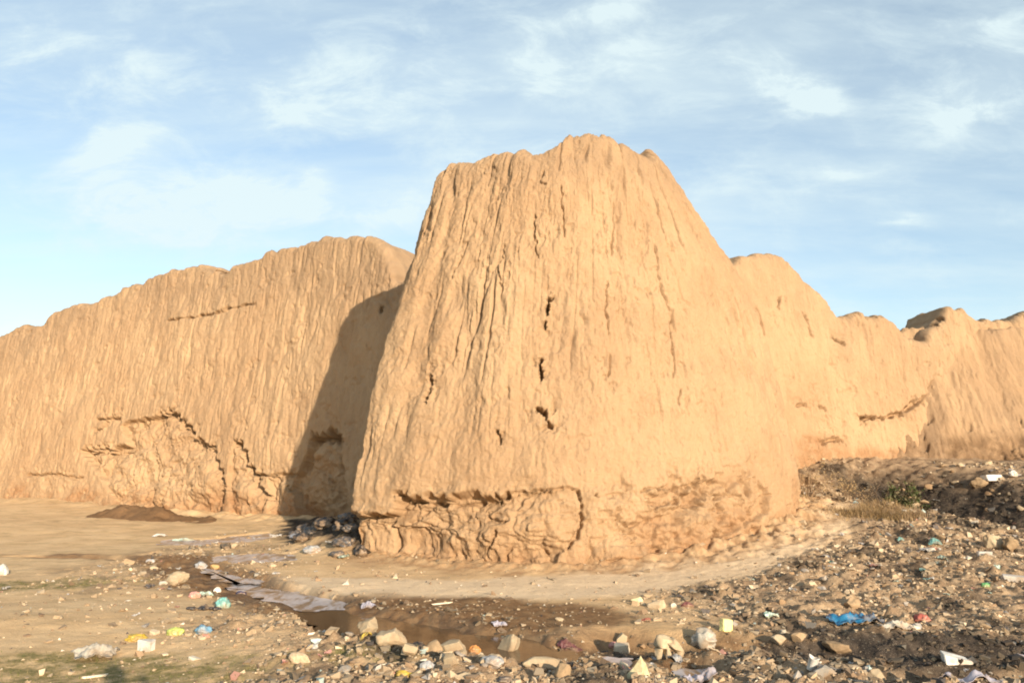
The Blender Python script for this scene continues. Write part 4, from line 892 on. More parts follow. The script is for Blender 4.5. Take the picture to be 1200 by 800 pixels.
def sheet_mesh(name, x, y, w, d, h, mat, seed):
    """a creased sheet lying over the ground at (x, y), with its own thin thickness"""
    n, m = 44, 30
    U, W = np.meshgrid(np.linspace(-1, 1, n), np.linspace(-1, 1, m), indexing='ij'); u, v = U.ravel().astype(np.float32), W.ravel().astype(np.float32)
    r = 1+.30*fbm(np.arctan2(v, u)*1.5+seed, u*0+seed, octv=3, seed=seed % 50)
    ex = np.maximum(np.abs(u), np.abs(v)); q = np.hypot(u, v)+1e-6
    sx = u*(1+(ex/q-1)*.55)*r; sy = v*(1+(ex/q-1)*.55)*r
    a = random.uniform(-.25, .25); lx = (sx*math.cos(a)-sy*math.sin(a))*w/2; ly = (sx*math.sin(a)+sy*math.cos(a))*d/2
    fr = 3.2/max(w, .2); f = (1-np.abs(vnoise(lx*fr*1.3+seed, ly*fr*1.3, seed=3)))*.62+(1-np.abs(vnoise(lx*fr*3+seed, ly*fr*3.4, seed=4)))*.30+(1-np.abs(vnoise(lx*fr*7+seed, ly*fr*7, seed=7)))*.12
    body = np.clip(1.12-(np.hypot(u, v))**2*.55, .25, 1)
    g = ground_h(x+lx, y+ly); g0 = gh(x, y)
    gs = np.maximum(g, g.mean()-.02)
    top = gs-g0+.012+h*f*body
    V = np.concatenate([np.stack([lx, ly, top], -1), np.stack([lx, ly, top-.006], -1)])
    F = grid_faces(n, m); k = n*m
    ring = [i*m for i in range(n)]+[(n-1)*m+j for j in range(1, m)]+[i*m+m-1 for i in range(n-2, -1, -1)]+[j for j in range(m-2, 0, -1)]
    side = np.array([[ring[i], ring[(i+1) % len(ring)], ring[(i+1) % len(ring)]+k, ring[i]+k] for i in range(len(ring))])
    o = mesh_np(name, V, np.concatenate([F, F[:, ::-1]+k, side]), mat, True); o.location = (x, y, g0); return o

def box_mesh(name, w, d, h, mat, seed, wedge=False):
    rg = np.random.default_rng(seed); bm = bmesh.new(); bmesh.ops.create_cube(bm, size=1)
    for v in bm.verts:
        if wedge and v.co.z > 0 and v.co.x > 0: v.co.z = -.25; v.co.y *= .5
        v.co.x = v.co.x*w+rg.normal()*.06*w; v.co.y = v.co.y*d+rg.normal()*.06*d; v.co.z = (v.co.z+.5)*h+rg.normal()*.05*h
    bmesh.ops.bevel(bm, geom=bm.edges[:], offset=min(w, d, h)*.08, segments=2, affect='EDGES')
    bmesh.ops.subdivide_edges(bm, edges=[e for e in bm.edges if e.calc_length() > .3*min(w, d, h)], cuts=3, use_grid_fill=True)
    for v in bm.verts:
        p = v.co*(8/max(w, .05)*.1)+Vector((seed, 0, 0)); k = vnoise(np.array([p.x*6]), np.array([p.y*6]), np.array([p.z*6]), seed=9)[0]
        v.co += v.normal*float(k)*.05*min(w, d, h)
    return from_bm(name, bm, mat, smooth=False)

def cup_mesh(name, w, h, mat):
    bm = bmesh.new(); n = 24; prof = [(.0, .0), (.36, .0), (.38, .06), (.48, .94), (.52, .97), (.50, 1.0), (.46, .96), (.35, .08), (.0, .07)]
    rings = []
    for r, z in prof:
        if r == 0: rings.append([bm.verts.new((0, 0, z*h))]); continue
        rings.append([bm.verts.new((r*w*math.cos(t*6.2832/n)*(1+.07*math.sin(t*.9+z*3)), r*w*math.sin(t*6.2832/n), z*h*(1-.08*(math.sin(t*.55)+.4)*(z > .5)))) for t in range(n)])
    for A, B in zip(rings, rings[1:]):
        for i in range(n):
            a, b, c, d = A[i % len(A)], A[(i+1) % len(A)], B[(i+1) % len(B)], B[i % len(B)]
            vs = [v for k, v in enumerate((a, b, c, d)) if v not in (a, b, c, d)[:k]]
            if len(vs) > 2: bm.faces.new(vs)
    return from_bm(name, bm, mat, smooth=True)

def strip_mesh(name, w, mat, x, y):
    n, m = 40, 10; V = []
    for i in range(n):
        t = i/(n-1); lx = (t-.5)*w*1.15; ly = .22*w*math.sin(t*4.2)*.5+t*.10; r = .028*(1+.4*math.sin(t*17)+.25*math.sin(t*41))*(.45+.55*math.sin(math.pi*min(max(t, .04), .96)))
        g = gh(x+lx, y+ly)-gh(x, y)
        for j in range(m):
            a = j/m*6.2832; V.append((lx, ly+r*1.5*math.cos(a), g+.018+r*.8*math.sin(a)*(1+.3*math.sin(3*a+t*9))))
    F = [[i*m+j, i*m+(j+1) % m, (i+1)*m+(j+1) % m, (i+1)*m+j] for i in range(n-1) for j in range(m)]
    o = mesh_np(name, V, F, mat, True); o.location = (x, y, gh(x, y)); return o

def build_litter():
    for i, (nm, x, y, w, h, pr, col, lab, cat) in enumerate(LITTER):
        m = PLAST[col]; z = gh(x, y)
        if pr == 'sheet':
            o = sheet_mesh(nm, x, y, w*1.05, max(w*.55, h*1.6), min(.11, h*.6)+.01, m, 300+i)
        elif pr == 'strip': o = strip_mesh(nm, w, m, x, y)
        else:
            if 'cup' in nm: o = cup_mesh(nm, w, h, m); o.rotation_euler = (.25, .2, .4) if h > .1 else (1.3, .2, .4); z += .01
            elif pr in ('box', 'wedge'): o = box_mesh(nm, w, w*.6, h, m, 300+i, pr == 'wedge'); o.rotation_euler = (random.uniform(-.15, .15), random.uniform(-.15, .15), random.uniform(-.5, .5)); z -= .008
            elif pr == 'plank':
                o = box_mesh(nm, w, max(.02, w*.12), max(.015, w*.06), m, 300+i); o.rotation_euler = (0, -.22 if nm == 'plank' else -.05, .3); z += .05 if nm == 'plank' else .012
            else:
                V = lump_verts(300+i, ICO)*np.array([w, w*.75, h], np.float32); V[:, 2] -= .02
                o = mesh_np(nm, V, ICOF, m, True); o.rotation_euler = (0, 0, random.uniform(-.6, .6))
            o.location = (x, y, z)
        tag(o, lab, cat)

LITTER_ZONES = [
 ('on the rubble slope around the blue sheet', (2.6, 6.8, 7.4, 13.5), 44, ('white', 'pale', 'mint', 'turq', 'grey', 'pink')),
 ('in the black soil', (1.9, 5.0, 6.3, 7.3), 22, ('pale', 'grey', 'black', 'lav')),
 ('on the far rubble beyond the ditch', (8.2, 11.0, 14.5, 18.3), 22, ('white', 'pale', 'black', 'grey')),
 ('beside the puddles and bends of the stream', (-6.8, -2.6, 8.6, 18.0), 34, ('white', 'pale', 'mint', 'pink', 'charcoal')),
 ('in the stone heap along the near bank of the stream', (-1.9, 1.6, 6.25, 7.5), 30, ('white', 'grey', 'black', 'yellow', 'pink')),
]
def flake_verts(seed):
    n, m = 16, 11; U, W = np.meshgrid(np.linspace(-1, 1, n), np.linspace(-1, 1, m), indexing='ij'); u, v = U.ravel().astype(np.float32), W.ravel().astype(np.float32)
    a = np.arctan2(v, u); r = 1+.45*fbm(np.cos(a)*1.3+seed*3.1, np.sin(a)*1.3, octv=3, seed=seed % 60); ex = np.maximum(np.abs(u), np.abs(v)); q = np.hypot(u, v)+1e-6; f = r*(1+(ex/q-1)*.6)*.5
    x, y = u*f, v*f*.7; z = .10+.30*(1-np.abs(vnoise(x*3+seed, y*3, seed=3)))-.22+.16*(1-np.abs(vnoise(x*8+seed, y*8, seed=4)))+.25*(vnoise(x*1.2+seed, y*1.2, seed=9))
    z = z-z.min()*.8; k = n*m; F = grid_faces(n, m)
    ring = [i*m for i in range(n)]+[(n-1)*m+j for j in range(1, m)]+[i*m+m-1 for i in range(n-2, -1, -1)]+[j for j in range(m-2, 0, -1)]
    side = np.array([[ring[i], ring[(i+1) % len(ring)], ring[(i+1) % len(ring)]+k, ring[i]+k] for i in range(len(ring))])
    return np.concatenate([np.stack([x, y, z], -1), np.stack([x, y, z-.035], -1)]), np.concatenate([F, F[:, ::-1]+k, side])

def build_pile():
    src = None
    for k in range(15):
        t = random.random(); x = -2.75-2.0*t+random.uniform(-.35, .35); y = 15.0+4.2*t+random.uniform(-.7, .7)
        if src is None:
            V = lump_verts(777, ICO)*np.array([1, .8, .5], np.float32); V[:, 2] -= .06; src = o = mesh_np('rubbish_bag', V, ICOF, PLAST['charcoal'], True)
        else: o = src.copy(); COL.objects.link(o)
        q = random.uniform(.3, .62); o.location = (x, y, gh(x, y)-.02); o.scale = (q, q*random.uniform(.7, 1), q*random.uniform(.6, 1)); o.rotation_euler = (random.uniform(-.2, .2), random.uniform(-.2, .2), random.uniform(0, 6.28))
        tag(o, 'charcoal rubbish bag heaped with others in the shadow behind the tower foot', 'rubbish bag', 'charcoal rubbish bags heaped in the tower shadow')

def build_scatter_litter():
    protos = {}
    for where, (x0, x1, y0, y1), cnt, cols in LITTER_ZONES:
        k = 0
        while k < cnt:
            x, y = random.uniform(x0, x1), random.uniform(y0, y1)
            if abs(x/y) > .66 or float(masks(np.array([x]), np.array([y]))['path'][0]) > .4: continue
            col = random.choice(cols); v = random.randrange(3); key = (col, v)
            s = random.choice((.04, .05, .055, .07, .08, .11))*(1+max(0, y-8)*.08)
            if key not in protos:
                V, F = flake_verts(500+len(protos)*3)
                o = mesh_np('plastic_scrap', V, F, PLAST[col], True); protos[key] = o
            else: o = protos[key].copy(); COL.objects.link(o)
            o.location = (x, y, gh(x, y)); o.scale = (s*random.uniform(.8, 1.5), s, s*random.uniform(.7, 1.2)); o.rotation_euler = (random.uniform(-.2, .2), random.uniform(-.2, .2), random.uniform(0, 6.28))
            word = dict(turq='turquoise', lav='lavender', mint='mint green').get(col, col if col != 'pale' else 'pale grey')
            tag(o, 'small %s plastic scrap %s' % (word, where), 'scrap', '%s plastic scraps %s' % (word, where)); k += 1

# ------------------------------------------------------------------ uncountable grit, chips and grass
def build_grit():
    n = 15000; rg = np.random.default_rng(5)
    x = rg.uniform(-6.5, 8.5, n*5); y = 6.1+14*rg.random(n*5)**1.8
    ok = np.abs(x/y) < .68; x, y = x[ok], y[ok]
    mk = masks(x, y); p = .12+.85*mk['rubble']+.22*mk['wet']; p *= (1-.45*mk['path'])
    ds, _ = seg_dist(x, y, STREAM); p *= np.where(ds < .4, 0, 1)
    k = rg.random(len(x)) < p*.62; x, y = x[k][:n], y[k][:n]
    z = ground_h(x, y); s = (.006+.020*rg.random(len(x))**2.4)*(1+.05*np.maximum(0, y-7))
    base = np.array([(1, 0, 0), (-.5, .85, 0), (-.5, -.85, 0), (.2, .1, .8), (.1, -.1, -.5)], np.float32)
    F0 = np.array([(0, 1, 3), (1, 2, 3), (2, 0, 3), (1, 0, 4), (2, 1, 4), (0, 2, 4)])
    a = rg.uniform(0, 6.28, len(x)); ca, sa = np.cos(a), np.sin(a)
    J = base[None]*(1+.35*rg.normal(size=(len(x), 5, 1)))
    P = np.stack([J[..., 0]*ca[:, None]-J[..., 1]*sa[:, None], J[..., 0]*sa[:, None]+J[..., 1]*ca[:, None], J[..., 2]*.75], -1)*s[:, None, None]+np.stack([x, y, z+s*.15], -1)[:, None, :]
    F = (F0[None]+np.arange(len(x))[:, None, None]*5).reshape(-1, 3)
    pal = np.array([(.50, .38, .25), (.40, .29, .18), (.60, .48, .33), (.30, .20, .12), (.68, .60, .48), (.12, .10, .09), (.44, .40, .36), (.45, .55, .52), (.6, .3, .22)])
    pr = np.array([.33, .30, .10, .16, .025, .05, .03, .004, .006]); c = pal[rg.choice(len(pal), len(x), p=pr/pr.sum())]*.80*(1+.2*rg.normal(size=(len(x), 1)))
    bl = masks(x, y)['black'][:, None]; c = c*(1-.62*np.maximum(bl, .55*masks(x, y)['wet'][:, None]))  # chips darken with the black soil, painted shade and wet mud
    A = np.concatenate([np.repeat(np.clip(c, .01, .9), 5, 0), np.ones((len(x)*5, 1))], 1)
    nv1 = len(P)*5; P = P.reshape(-1, 3)
    x = rg.uniform(-6.2, 12.0, 90000); y = 6.15+12.5*rg.random(90000)**1.5; mk = masks(x, y); ds, _ = seg_dist(x, y, STREAM)
    ok = (np.abs(x/y) < .68) & (rg.random(90000) < (mk['rubble']*(1-mk['path'])*.34*sst(-.5, .3, fbm(x*1.2, y*1.2, octv=3, seed=34)+.1)+.012)) & (ds > .38); x, y = x[ok][:11000], y[ok][:11000]
    s = (.016+.040*rg.random(len(x))**2.6)*(1+.04*np.maximum(0, y-7)); z = ground_h(x, y)+s*.15
    cube = np.array([(i, j, k) for i in (-1, 1) for j in (-1, 1) for k in (-1, 1)], np.float32)*.62
    J = cube[None]*(1+.42*rg.normal(size=(len(x), 8, 3)))*np.stack([np.ones(len(x)), rg.uniform(.5, 1, len(x)), rg.uniform(.3, .8, len(x))], -1)[:, None, :]
    e = rg.uniform(0, 6.28, len(x)); t = rg.normal(0, .35, len(x)); X1 = J[..., 0]*np.cos(t)[:, None]+J[..., 2]*np.sin(t)[:, None]; Z1 = -J[..., 0]*np.sin(t)[:, None]+J[..., 2]*np.cos(t)[:, None]
    Q = np.stack([X1*np.cos(e)[:, None]-J[..., 1]*np.sin(e)[:, None], X1*np.sin(e)[:, None]+J[..., 1]*np.cos(e)[:, None], Z1], -1)*s[:, None, None]+np.stack([x, y, z], -1)[:, None, :]
    CF = np.array([(0, 1, 3), (0, 3, 2), (4, 6, 7), (4, 7, 5), (0, 4, 5), (0, 5, 1), (2, 3, 7), (2, 7, 6), (0, 2, 6), (0, 6, 4), (1, 5, 7), (1, 7, 3)])
    F = np.concatenate([F, (CF[None]+np.arange(len(x))[:, None, None]*8).reshape(-1, 3)+nv1]); P = np.concatenate([P, Q.reshape(-1, 3)])
    c = pal[rg.choice(len(pal), len(x), p=np.array([.30, .30, .10, .22, .02, .02, .03, .005, .005]))]*.74*(1+.2*rg.normal(size=(len(x), 1)))*(1-.8*np.maximum(mk['black'][ok][:11000], .5*mk['wet'][ok][:11000])[:, None])  # lumps take the same darkening, painted shade included
    A = np.concatenate([A, np.concatenate([np.repeat(np.clip(c, .01, .9), 8, 0), np.ones((len(x)*8, 1))], 1)])
    m, nt, bs = nodes_of('grit'); at = nt.nodes.new('ShaderNodeAttribute'); at.attribute_name = 'tint'; nt.links.new(at.outputs['Color'], bs.inputs['Base Color']); bs.inputs['Roughness'].default_value = .85
    tag(mesh_np('gravel', P.reshape(-1, 3), F, m, False, dict(tint=A)), 'fine gravel and chips strewn over the rubble', 'gravel', kind='stuff')

def blades(x, y, z, ln, wd, lean, rg, seg=3):
    """tapered bent blades as triangle strips"""
    n = len(x); a = rg.uniform(0, 6.28, n); out = []
    dx, dy = np.cos(a), np.sin(a)
    V = []
    for i in range(seg+1):
        t = i/seg; w = wd*(1-t*.95)/2; bx = x+dx*lean*ln*t*t; by = y+dy*lean*ln*t*t; bz = z+ln*t*(1-.3*lean*t)
        V.append(np.stack([bx-dy*w, by+dx*w, bz], -1)); V.append(np.stack([bx+dy*w, by-dx*w, bz], -1))
    V = np.stack(V, 1); k = 2*(seg+1)
    F0 = np.array([[2*i, 2*i+1, 2*i+3, 2*i+2] for i in range(seg)])
    return V.reshape(-1, 3), (F0[None]+np.arange(n)[:, None, None]*k).reshape(-1, 4)

GREEN = plain('grass_green', (.16, .17, .045), .7, .45, 9, .2); STRAW = plain('dry_straw', (.42, .29, .14), .8, .4, 9, .2); TWIG = plain('dry_twig', (.20, .13, .075), .85, .4, 9, .2); LEAF = plain('bush_leaf', (.075, .115, .03), .6, .5, 9, .25)
def build_grass():
    rg = np.random.default_rng(9); x = rg.uniform(-9, 1, 60000); y = rg.uniform(6.1, 12.5, 60000)
    g = masks(x, y)['grass']; k = (rg.random(len(x)) < g*.42) & (np.abs(x/y) < .7); x, y = x[k], y[k]
    V, F = blades(x, y, ground_h(x, y)-.004, rg.uniform(.012, .045, len(x)), rg.uniform(.003, .007, len(x)), rg.uniform(.3, 1.2, len(x)), rg, 2)
    tag(mesh_np('grass', V, F, GREEN, False), 'thin short grass on the bare bank', 'grass', kind='stuff')

def tuft(name, x, y, n, ln, spread, mat, label, cat, group=None, lean=(.2, .9)):
    rg = np.random.default_rng(int(abs(x*100+y*31)))
    px = rg.normal(0, spread, n); py = rg.normal(0, spread*.8, n); z0 = gh(x, y)
    z = ground_h(x+px, y+py)-z0-.01
    V, F = blades(px, py, z, rg.uniform(.45, 1, n)*ln, rg.uniform(.006, .014, n), rg.uniform(*lean, n), rg)
    o = mesh_np(name, V, F, mat, False); o.location = (x, y, z0); return tag(o, label, cat, group)

def shrub(name, x, y, h, w, nst, leafmat, nleaf, label, cat, leafsize=.03, stemmat=None):
    rg = np.random.default_rng(int(abs(x*77+y*13))); z0 = gh(x, y)
    root = bpy.data.objects.new(name, None); COL.objects.link(root); root.location = (x, y, z0-.02); tag(root, label, cat)
    V, F, L = [], [], []
    def limb(p, d, ln, r, depth):
        n0 = len(V); seg = 5; q = p.copy(); dd = d/np.linalg.norm(d)
        for i in range(seg+1):
            rr = r*(1-.8*i/seg); a = np.cross(dd, [.3, .2, 1]); a /= np.linalg.norm(a); b2 = np.cross(dd, a)
            for j in range(5): V.append(q+rr*(a*math.cos(j*1.2566)+b2*math.sin(j*1.2566)))
            if depth and i >= 2: L.append((q.copy(), dd.copy()))
            if i < seg:
                dd = dd+rg.normal(0, .20, 3); dd /= np.linalg.norm(dd); q = q+dd*ln/seg
                if depth < 2 and i >= 1 and rg.random() < .75: limb(q, dd+rg.normal(0, .7, 3)+np.array([0, 0, .25]), ln*.55, rr*.6, depth+1)
        for i in range(seg):
            for j in range(5): F.append([n0+i*5+j, n0+i*5+(j+1) % 5, n0+(i+1)*5+(j+1) % 5, n0+(i+1)*5+j])
    for k in range(nst):
        a = rg.uniform(0, 6.28); t = rg.uniform(.2, 1)
        limb(np.array([math.cos(a)*w*.15, math.sin(a)*w*.15, 0]), np.array([math.cos(a)*t*w/h, math.sin(a)*t*w/h, 1.0]), h*rg.uniform(.7, 1.1), .012*h+.004, 0)
    o = mesh_np('stems', V, F, stemmat or TWIG, True); o.parent = root
    if nleaf and L:
        P, Q = [], []
        for k in range(nleaf):
            p, d = L[rg.integers(len(L))]; p = p+rg.normal(0, leafsize*.9, 3); u = rg.normal(size=3); u /= np.linalg.norm(u); v = np.cross(u, rg.normal(size=3)); v /= np.linalg.norm(v); s = leafsize*rg.uniform(.6, 1.3); n0 = len(P)
            P += [p-u*s, p+v*s*.4, p+u*s, p-v*s*.4]; Q.append([n0, n0+1, n0+2, n0+3])
        o = mesh_np('foliage', P, Q, leafmat, False); o.parent = root
    return root

def build_plants():
    shrub('green_bush', 8.25, 17.2, .50, .42, 9, LEAF, 1500, 'small dark green bush beside the head of the ditch', 'bush', .035)
    tuft('green_tuft', 7.6, 17.0, 260, .16, .20, GREEN, 'low bright green tuft just beside the small dark bush', 'grass tuft')
    shrub('dry_shrub', 6.05, 16.75, .62, .55, 14, STRAW, 500, 'brown dry shrub in the corner of the tower foot', 'shrub', .022)
    shrub('dry_shrub', 6.75, 16.6, .42, .55, 10, STRAW, 300, 'low dry twiggy shrub between the corner shrub and the dry grass', 'shrub', .02)
    shrub('dry_shrub', 8.05, 17.9, .55, .30, 5, STRAW, 40, 'bare thin twigs sticking up behind the dark green bush', 'shrub', .015)
    for dx, dy, ln, lab in ((0, 0, .26, 'broad tawny dry grass mound on the crest below the ditch'), (-.42, .45, .22, 'smaller tawny dry grass mound toward the tower foot'), (.2, .95, .22, 'flattened dry grass patch next to the pale flat block')):
        tuft('dry_grass', 6.78+dx, 14.6+dy, 900, ln, .26, STRAW, lab, 'dry grass', None, (.4, 1.4))
    shrub('dry_shrub', 7.15, 17.3, .40, .5, 10, STRAW, 350, 'low brown shrub squeezed between the bare twigs and the tower corner', 'shrub', .02)
    tuft('dry_grass', 7.35, 16.1, 420, .2, .28, STRAW, 'sparse dry grass before the small dark bush', 'dry grass', None, (.3, 1.2))
    tuft('dry_grass', 5.65, 16.6, 260, .2, .18, STRAW, 'thin dry grass against the very foot of the tower', 'dry grass')

# ------------------------------------------------------------------ the person taking the picture: only the shadow of head and hands is seen
def skin_body(name, chains, mat, sub=2, parent=None):
    bm = bmesh.new(); me = bpy.data.meshes.new(name); vs, rad, idx = [], [], {}
    E = []
    for ch in chains:
        prev = None
        for p, r in ch:
            key = tuple(round(c, 4) for c in p)
            if key not in idx: idx[key] = len(vs); vs.append(p); rad.append(r)
            if prev is not None and prev != idx[key]: E.append((prev, idx[key]))
            prev = idx[key]
    bm.free(); me.from_pydata(vs, E, []); o = bpy.data.objects.new(name, me); COL.objects.link(o)
    md = o.modifiers.new('skin', 'SKIN'); md.use_smooth_shade = True
    for i, r in enumerate(rad): me.skin_vertices[0].data[i].radius = (r, r)
    me.skin_vertices[0].data[0].use_root = True
    sb = o.modifiers.new('sub', 'SUBSURF'); sb.levels = sub; sb.render_levels = sub
    me.materials.append(mat)
    if parent: o.parent = parent
    return o

def build_person():
    root = bpy.data.objects.new('person', None); COL.objects.link(root); root.location = (.20, -.36, gh(.20, -.36))
    tag(root, 'standing person in a dark jacket raising both hands to the face, seen by shadow', 'person')
    skin = plain('skin', (.42, .26, .17), .6, .1, 8); jack = plain('jacket_cloth', (.05, .055, .07), .85, .2, 30); trou = plain('trouser_cloth', (.09, .085, .08), .85, .2, 30); hair = plain('hair', (.02, .016, .013), .6, .2, 40); shoe = plain('shoe_leather', (.03, .025, .02), .5, .2, 20)
    hd = 1.66
    tors = [((0, 0, .95), .125), ((0, -.01, 1.10), .125), ((0, -.015, 1.28), .135), ((0, -.01, 1.40), .115), ((0, 0, 1.475), .058), ((0, .01, 1.53), .055), ((0, .02, 1.60), .082), ((0, .02, 1.68), .088), ((0, .015, 1.735), .062)]
    ch = [tors]; J = [tors[:4]+[((0, 0, 1.46), .08)]]; T = [[((0, 0, .97), .13), ((0, -.01, 1.06), .128)]]; sh = []
    for s in (-1, 1):
        arm = [((0, -.01, 1.40), .115), ((s*.12, -.01, 1.40), .075), ((s*.185, 0, 1.385), .06), ((s*.24, .06, 1.12), .045), ((s*.17, .23, 1.36), .034), ((s*.11, .28, 1.50), .027)]
        ch.append(arm); J.append([(p, r+.014) for p, r in arm[:-1]]+[((s*.12, .272, 1.48), .038)]); 
        palm = (s*.105, .285, 1.55)
        ch.append([arm[-1], (palm, .030)])
        for f in range(4):
            y0 = .275-.012*f; z0 = 1.585+.012*(f == 1)-.006*f
            ch.append([(palm, .030), ((s*(.100-.004*f), y0+.02, z0+.0), .010), ((s*(.075-.002*f), y0+.035, z0+.018), .009), ((s*(.050-.002*f), y0+.035, z0+.012), .008)])
        ch.append([(palm, .030), ((s*.085, .26, 1.545), .011), ((s*.062, .265, 1.565), .0095)])
        leg = [((0, 0, .95), .125), ((s*.095, 0, .88), .092), ((s*.105, .02, .50), .058), ((s*.11, -.01, .26), .050), ((s*.11, -.02, .09), .036)]
        ch.append(leg+[((s*.115, .02, .045), .038), ((s*.12, .13, .03), .03)]); T.append([((0, 0, .97), .13)]+[(p, r+.018) for p, r in leg[1:]])
        sh.append([((s*.112, -.045, .05), .045), ((s*.115, .05, .05), .046), ((s*.122, .16, .035), .036)])
    skin_body('body', ch, skin, 2, root); skin_body('jacket', [[(p, r+.012) for p, r in J[0]]]+J[1:], jack, 2, root); skin_body('trousers', T, trou, 2, root)
    for c in sh: skin_body('shoe', [c], shoe, 2, root)
    skin_body('hair', [[((0, -.03, 1.62), .078), ((0, -.015, 1.70), .094), ((0, .03, 1.755), .070)]], hair, 2, root)

# ------------------------------------------------------------------ light, sky, camera
WISPS = [ # direction of the wisp (x/y, z/y), half sizes, tilt, strength
 (235, 244, 130, 38, -.05, 2.0), (368, 210, 20, 16, .6, .6), (140, 172, 60, 24, .35, 1.0), (915, 88, 58, 26, -.7, .95), (955, 112, 40, 16, -.2, .6), (1140, 115, 80, 40, .55, .75), (620, 82, 70, 34, -.3, .60), (745, 62, 70, 34, -.6, .38),
 (1000, 205, 66, 18, .15, .55), (1072, 258, 24, 8, .1, .6), (90, 78, 190, 46, -.12, .5), (465, 258, 90, 26, .25, .6), (560, 190, 130, 40, .2, .35), (430, 85, 190, 60, .1, .35), (1170, 25, 90, 22, .4, .45), (330, 130, 200, 26, 0., .35), (960, 320, 160, 10, 0., .25), (700, 10, 120, 20, .3, .4), (850, 215, 60, 14, .3, .25)]
def sky_dir(px, py):
    a, b = (px-600)/942, (400-py)/942; c, s = math.cos(PITCH), math.sin(PITCH); f = c-b*s
    return a/f, (s+b*c)/f
WISPS = [(*sky_dir(px, py), rx/930, ry/930, t, k) for px, py, rx, ry, t, k in WISPS]

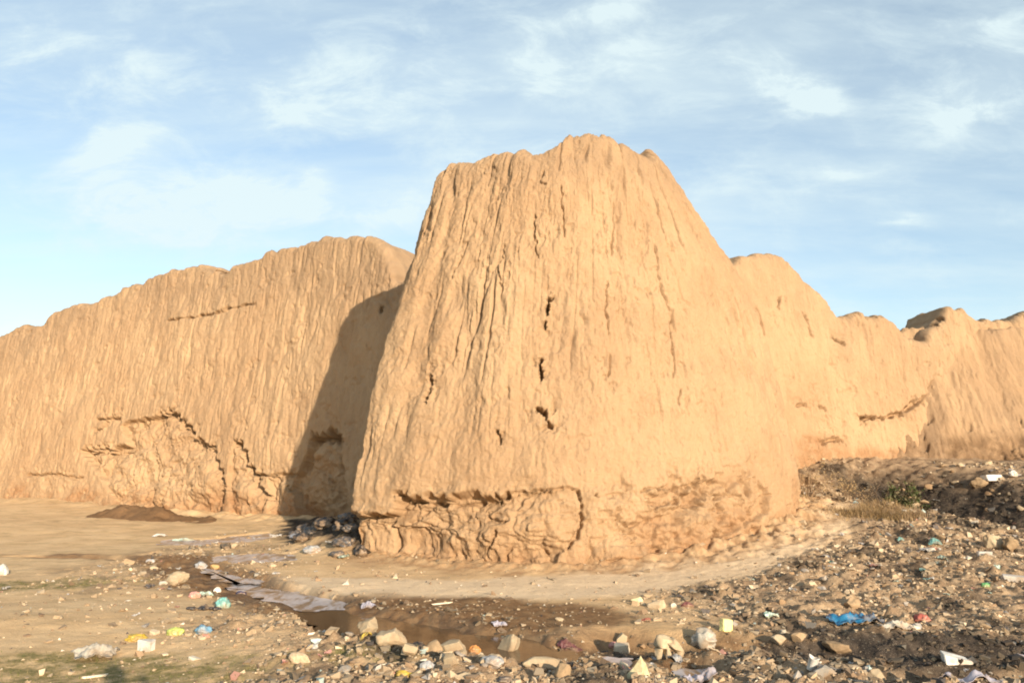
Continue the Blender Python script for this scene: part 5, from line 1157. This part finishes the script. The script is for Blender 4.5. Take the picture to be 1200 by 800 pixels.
def build_world():
    w = bpy.data.worlds.new('World'); SC.world = w; w.use_nodes = True; nt = w.node_tree; b = NB(nt); bg = nt.nodes['Background']
    sk = nt.nodes.new('ShaderNodeTexSky'); sk.sky_type = 'NISHITA'; sk.sun_disc = False; sk.sun_elevation = R(SUN_EL); sk.sun_rotation = R(SUN_AZ); sk.altitude = 300; sk.air_density = 1.0; sk.dust_density = .7; sk.ozone_density = 1.0
    d = b.n('ShaderNodeTexCoord').outputs['Generated']; s = b.n('ShaderNodeSeparateXYZ', ins={0: d}).outputs
    z = b.math('MAXIMUM', s[2], 0.0)
    # thin high cloud: streaks on a flat layer overhead
    pl = b.math('ADD', z, .16); cx = b.math('DIVIDE', s[0], pl); cy = b.math('DIVIDE', s[1], pl)
    lay = b.n('ShaderNodeCombineXYZ', ins={0: cx, 1: cy, 2: 0.0}).outputs[0]
    mp = b.n('ShaderNodeMapping', ins={0: lay, 2: (0, 0, .5), 3: (.55, 1.5, 1)}).outputs[0]
    n1 = b.noise(mp, 1.3, 7, .58, .3); n2 = b.noise(b.n('ShaderNodeMapping', ins={0: lay, 2: (0, 0, .3), 3: (.8, 2.0, 1)}).outputs[0], 2.8, 9, .66, .35)
    veil = b.math('MULTIPLY', b.math('ADD', b.math('MULTIPLY', b.step(n1, .30, .74), .46), b.math('MULTIPLY', b.step(n2, .40, .70), .16)), 1.0)
    tex = b.step(b.math('ADD', b.math('MULTIPLY', n1, .45), b.math('MULTIPLY', n2, .65)), .38, .68)
    # single wisps in their places in the sky
    yy = b.math('MAXIMUM', s[1], .05); u = b.math('DIVIDE', s[0], yy); v = b.math('DIVIDE', s[2], yy)
    wob = b.math('MULTIPLY', b.math('SUBTRACT', n2, .5), .09); u2 = b.math('ADD', u, wob); v2 = b.math('ADD', v, b.math('MULTIPLY', b.math('SUBTRACT', b.noise(mp, 3.1, 5), .5), .07))
    tot = None
    for (wu, wv, rx, ry, t, k) in WISPS:
        du = b.math('SUBTRACT', u2, wu); dv = b.math('SUBTRACT', v2, wv)
        a = b.math('ADD', b.math('MULTIPLY', du, math.cos(t)/rx), b.math('MULTIPLY', dv, math.sin(t)/rx)); c = b.math('ADD', b.math('MULTIPLY', du, -math.sin(t)/ry), b.math('MULTIPLY', dv, math.cos(t)/ry))
        q = b.math('ADD', b.math('MULTIPLY', a, a), b.math('MULTIPLY', c, c)); g = b.math('MULTIPLY', b.math('POWER', 2.718, b.math('MULTIPLY', q, -1.0)), k)
        tot = g if tot is None else b.math('ADD', tot, g)
    uv = b.n('ShaderNodeCombineXYZ', ins={0: u, 1: b.math('MULTIPLY', v, 1.9), 2: 0.0}).outputs[0]; n6 = b.noise(b.n('ShaderNodeMapping', ins={0: uv, 2: (0, 0, -.25)}).outputs[0], 7.5, 9, .66, .45); tex = b.step(n6, .36, .68); fib = b.step(n6, .45, .75)
    wisp = b.math('MULTIPLY', tot, b.math('MULTIPLY_ADD', tex, .9, .34))
    amt = b.math('MINIMUM', b.math('ADD', b.math('ADD', veil, b.math('MULTIPLY_ADD', fib, .22, .13)), b.math('MULTIPLY', wisp, .85)), .92)
    amt = b.math('MULTIPLY', amt, b.step(s[2], -.02, .05))
    cloud = CLOUD
    col = b.mix(amt, sk.outputs[0], cloud)
    nt.links.new(col, bg.inputs[0]); bg.inputs[1].default_value = SKY_STRENGTH
    sun = bpy.data.lights.new('sun', 'SUN'); sun.energy = SUN_STRENGTH; sun.angle = R(.5); sun.color = (1, .83, .62)
    o = bpy.data.objects.new('sun', sun); COL.objects.link(o)
    a, e = R(SUN_AZ), R(SUN_EL); dv = Vector((math.sin(a)*math.cos(e), math.cos(a)*math.cos(e), math.sin(e))); o.rotation_euler = dv.to_track_quat('Z', 'Y').to_euler(); o.location = dv*60

CLOUD = (3.75, 4.4, 4.5); SKY_STRENGTH = .125; SUN_STRENGTH = 5.0; EXPOSURE = .80
def build_camera():
    c = bpy.data.cameras.new('camera'); c.sensor_width = 36; c.lens = 942/1200*36; c.clip_start = .05; c.clip_end = 8000
    o = bpy.data.objects.new('camera', c); COL.objects.link(o); o.location = (0, 0, EYE); o.rotation_euler = (math.pi/2+PITCH, 0, 0); SC.camera = o
    v = SC.view_settings; v.view_transform = 'Standard'; v.look = 'None'; v.gamma = 1; v.exposure = EXPOSURE; v.use_curve_mapping = False
    SC.cycles.filter_width = 1.9

build_ground(); build_water(); build_tower()
build_wall('left', 'mud_wall', 'long grooved mud wall with stepped patches broken from its foot, part shaded by the tower', lw_grid(), 1.0, 140)
build_wall('right', 'mud_wall', 'low broken mud wall with a jagged top joined to the sunlit side of the tower', rw_grid(), .9, 170)
build_heaps(); build_stones(); build_scatter_stones(); build_litter(); build_pile(); build_scatter_litter(); build_grit(); build_grass(); build_plants(); build_person()
build_world(); build_camera()
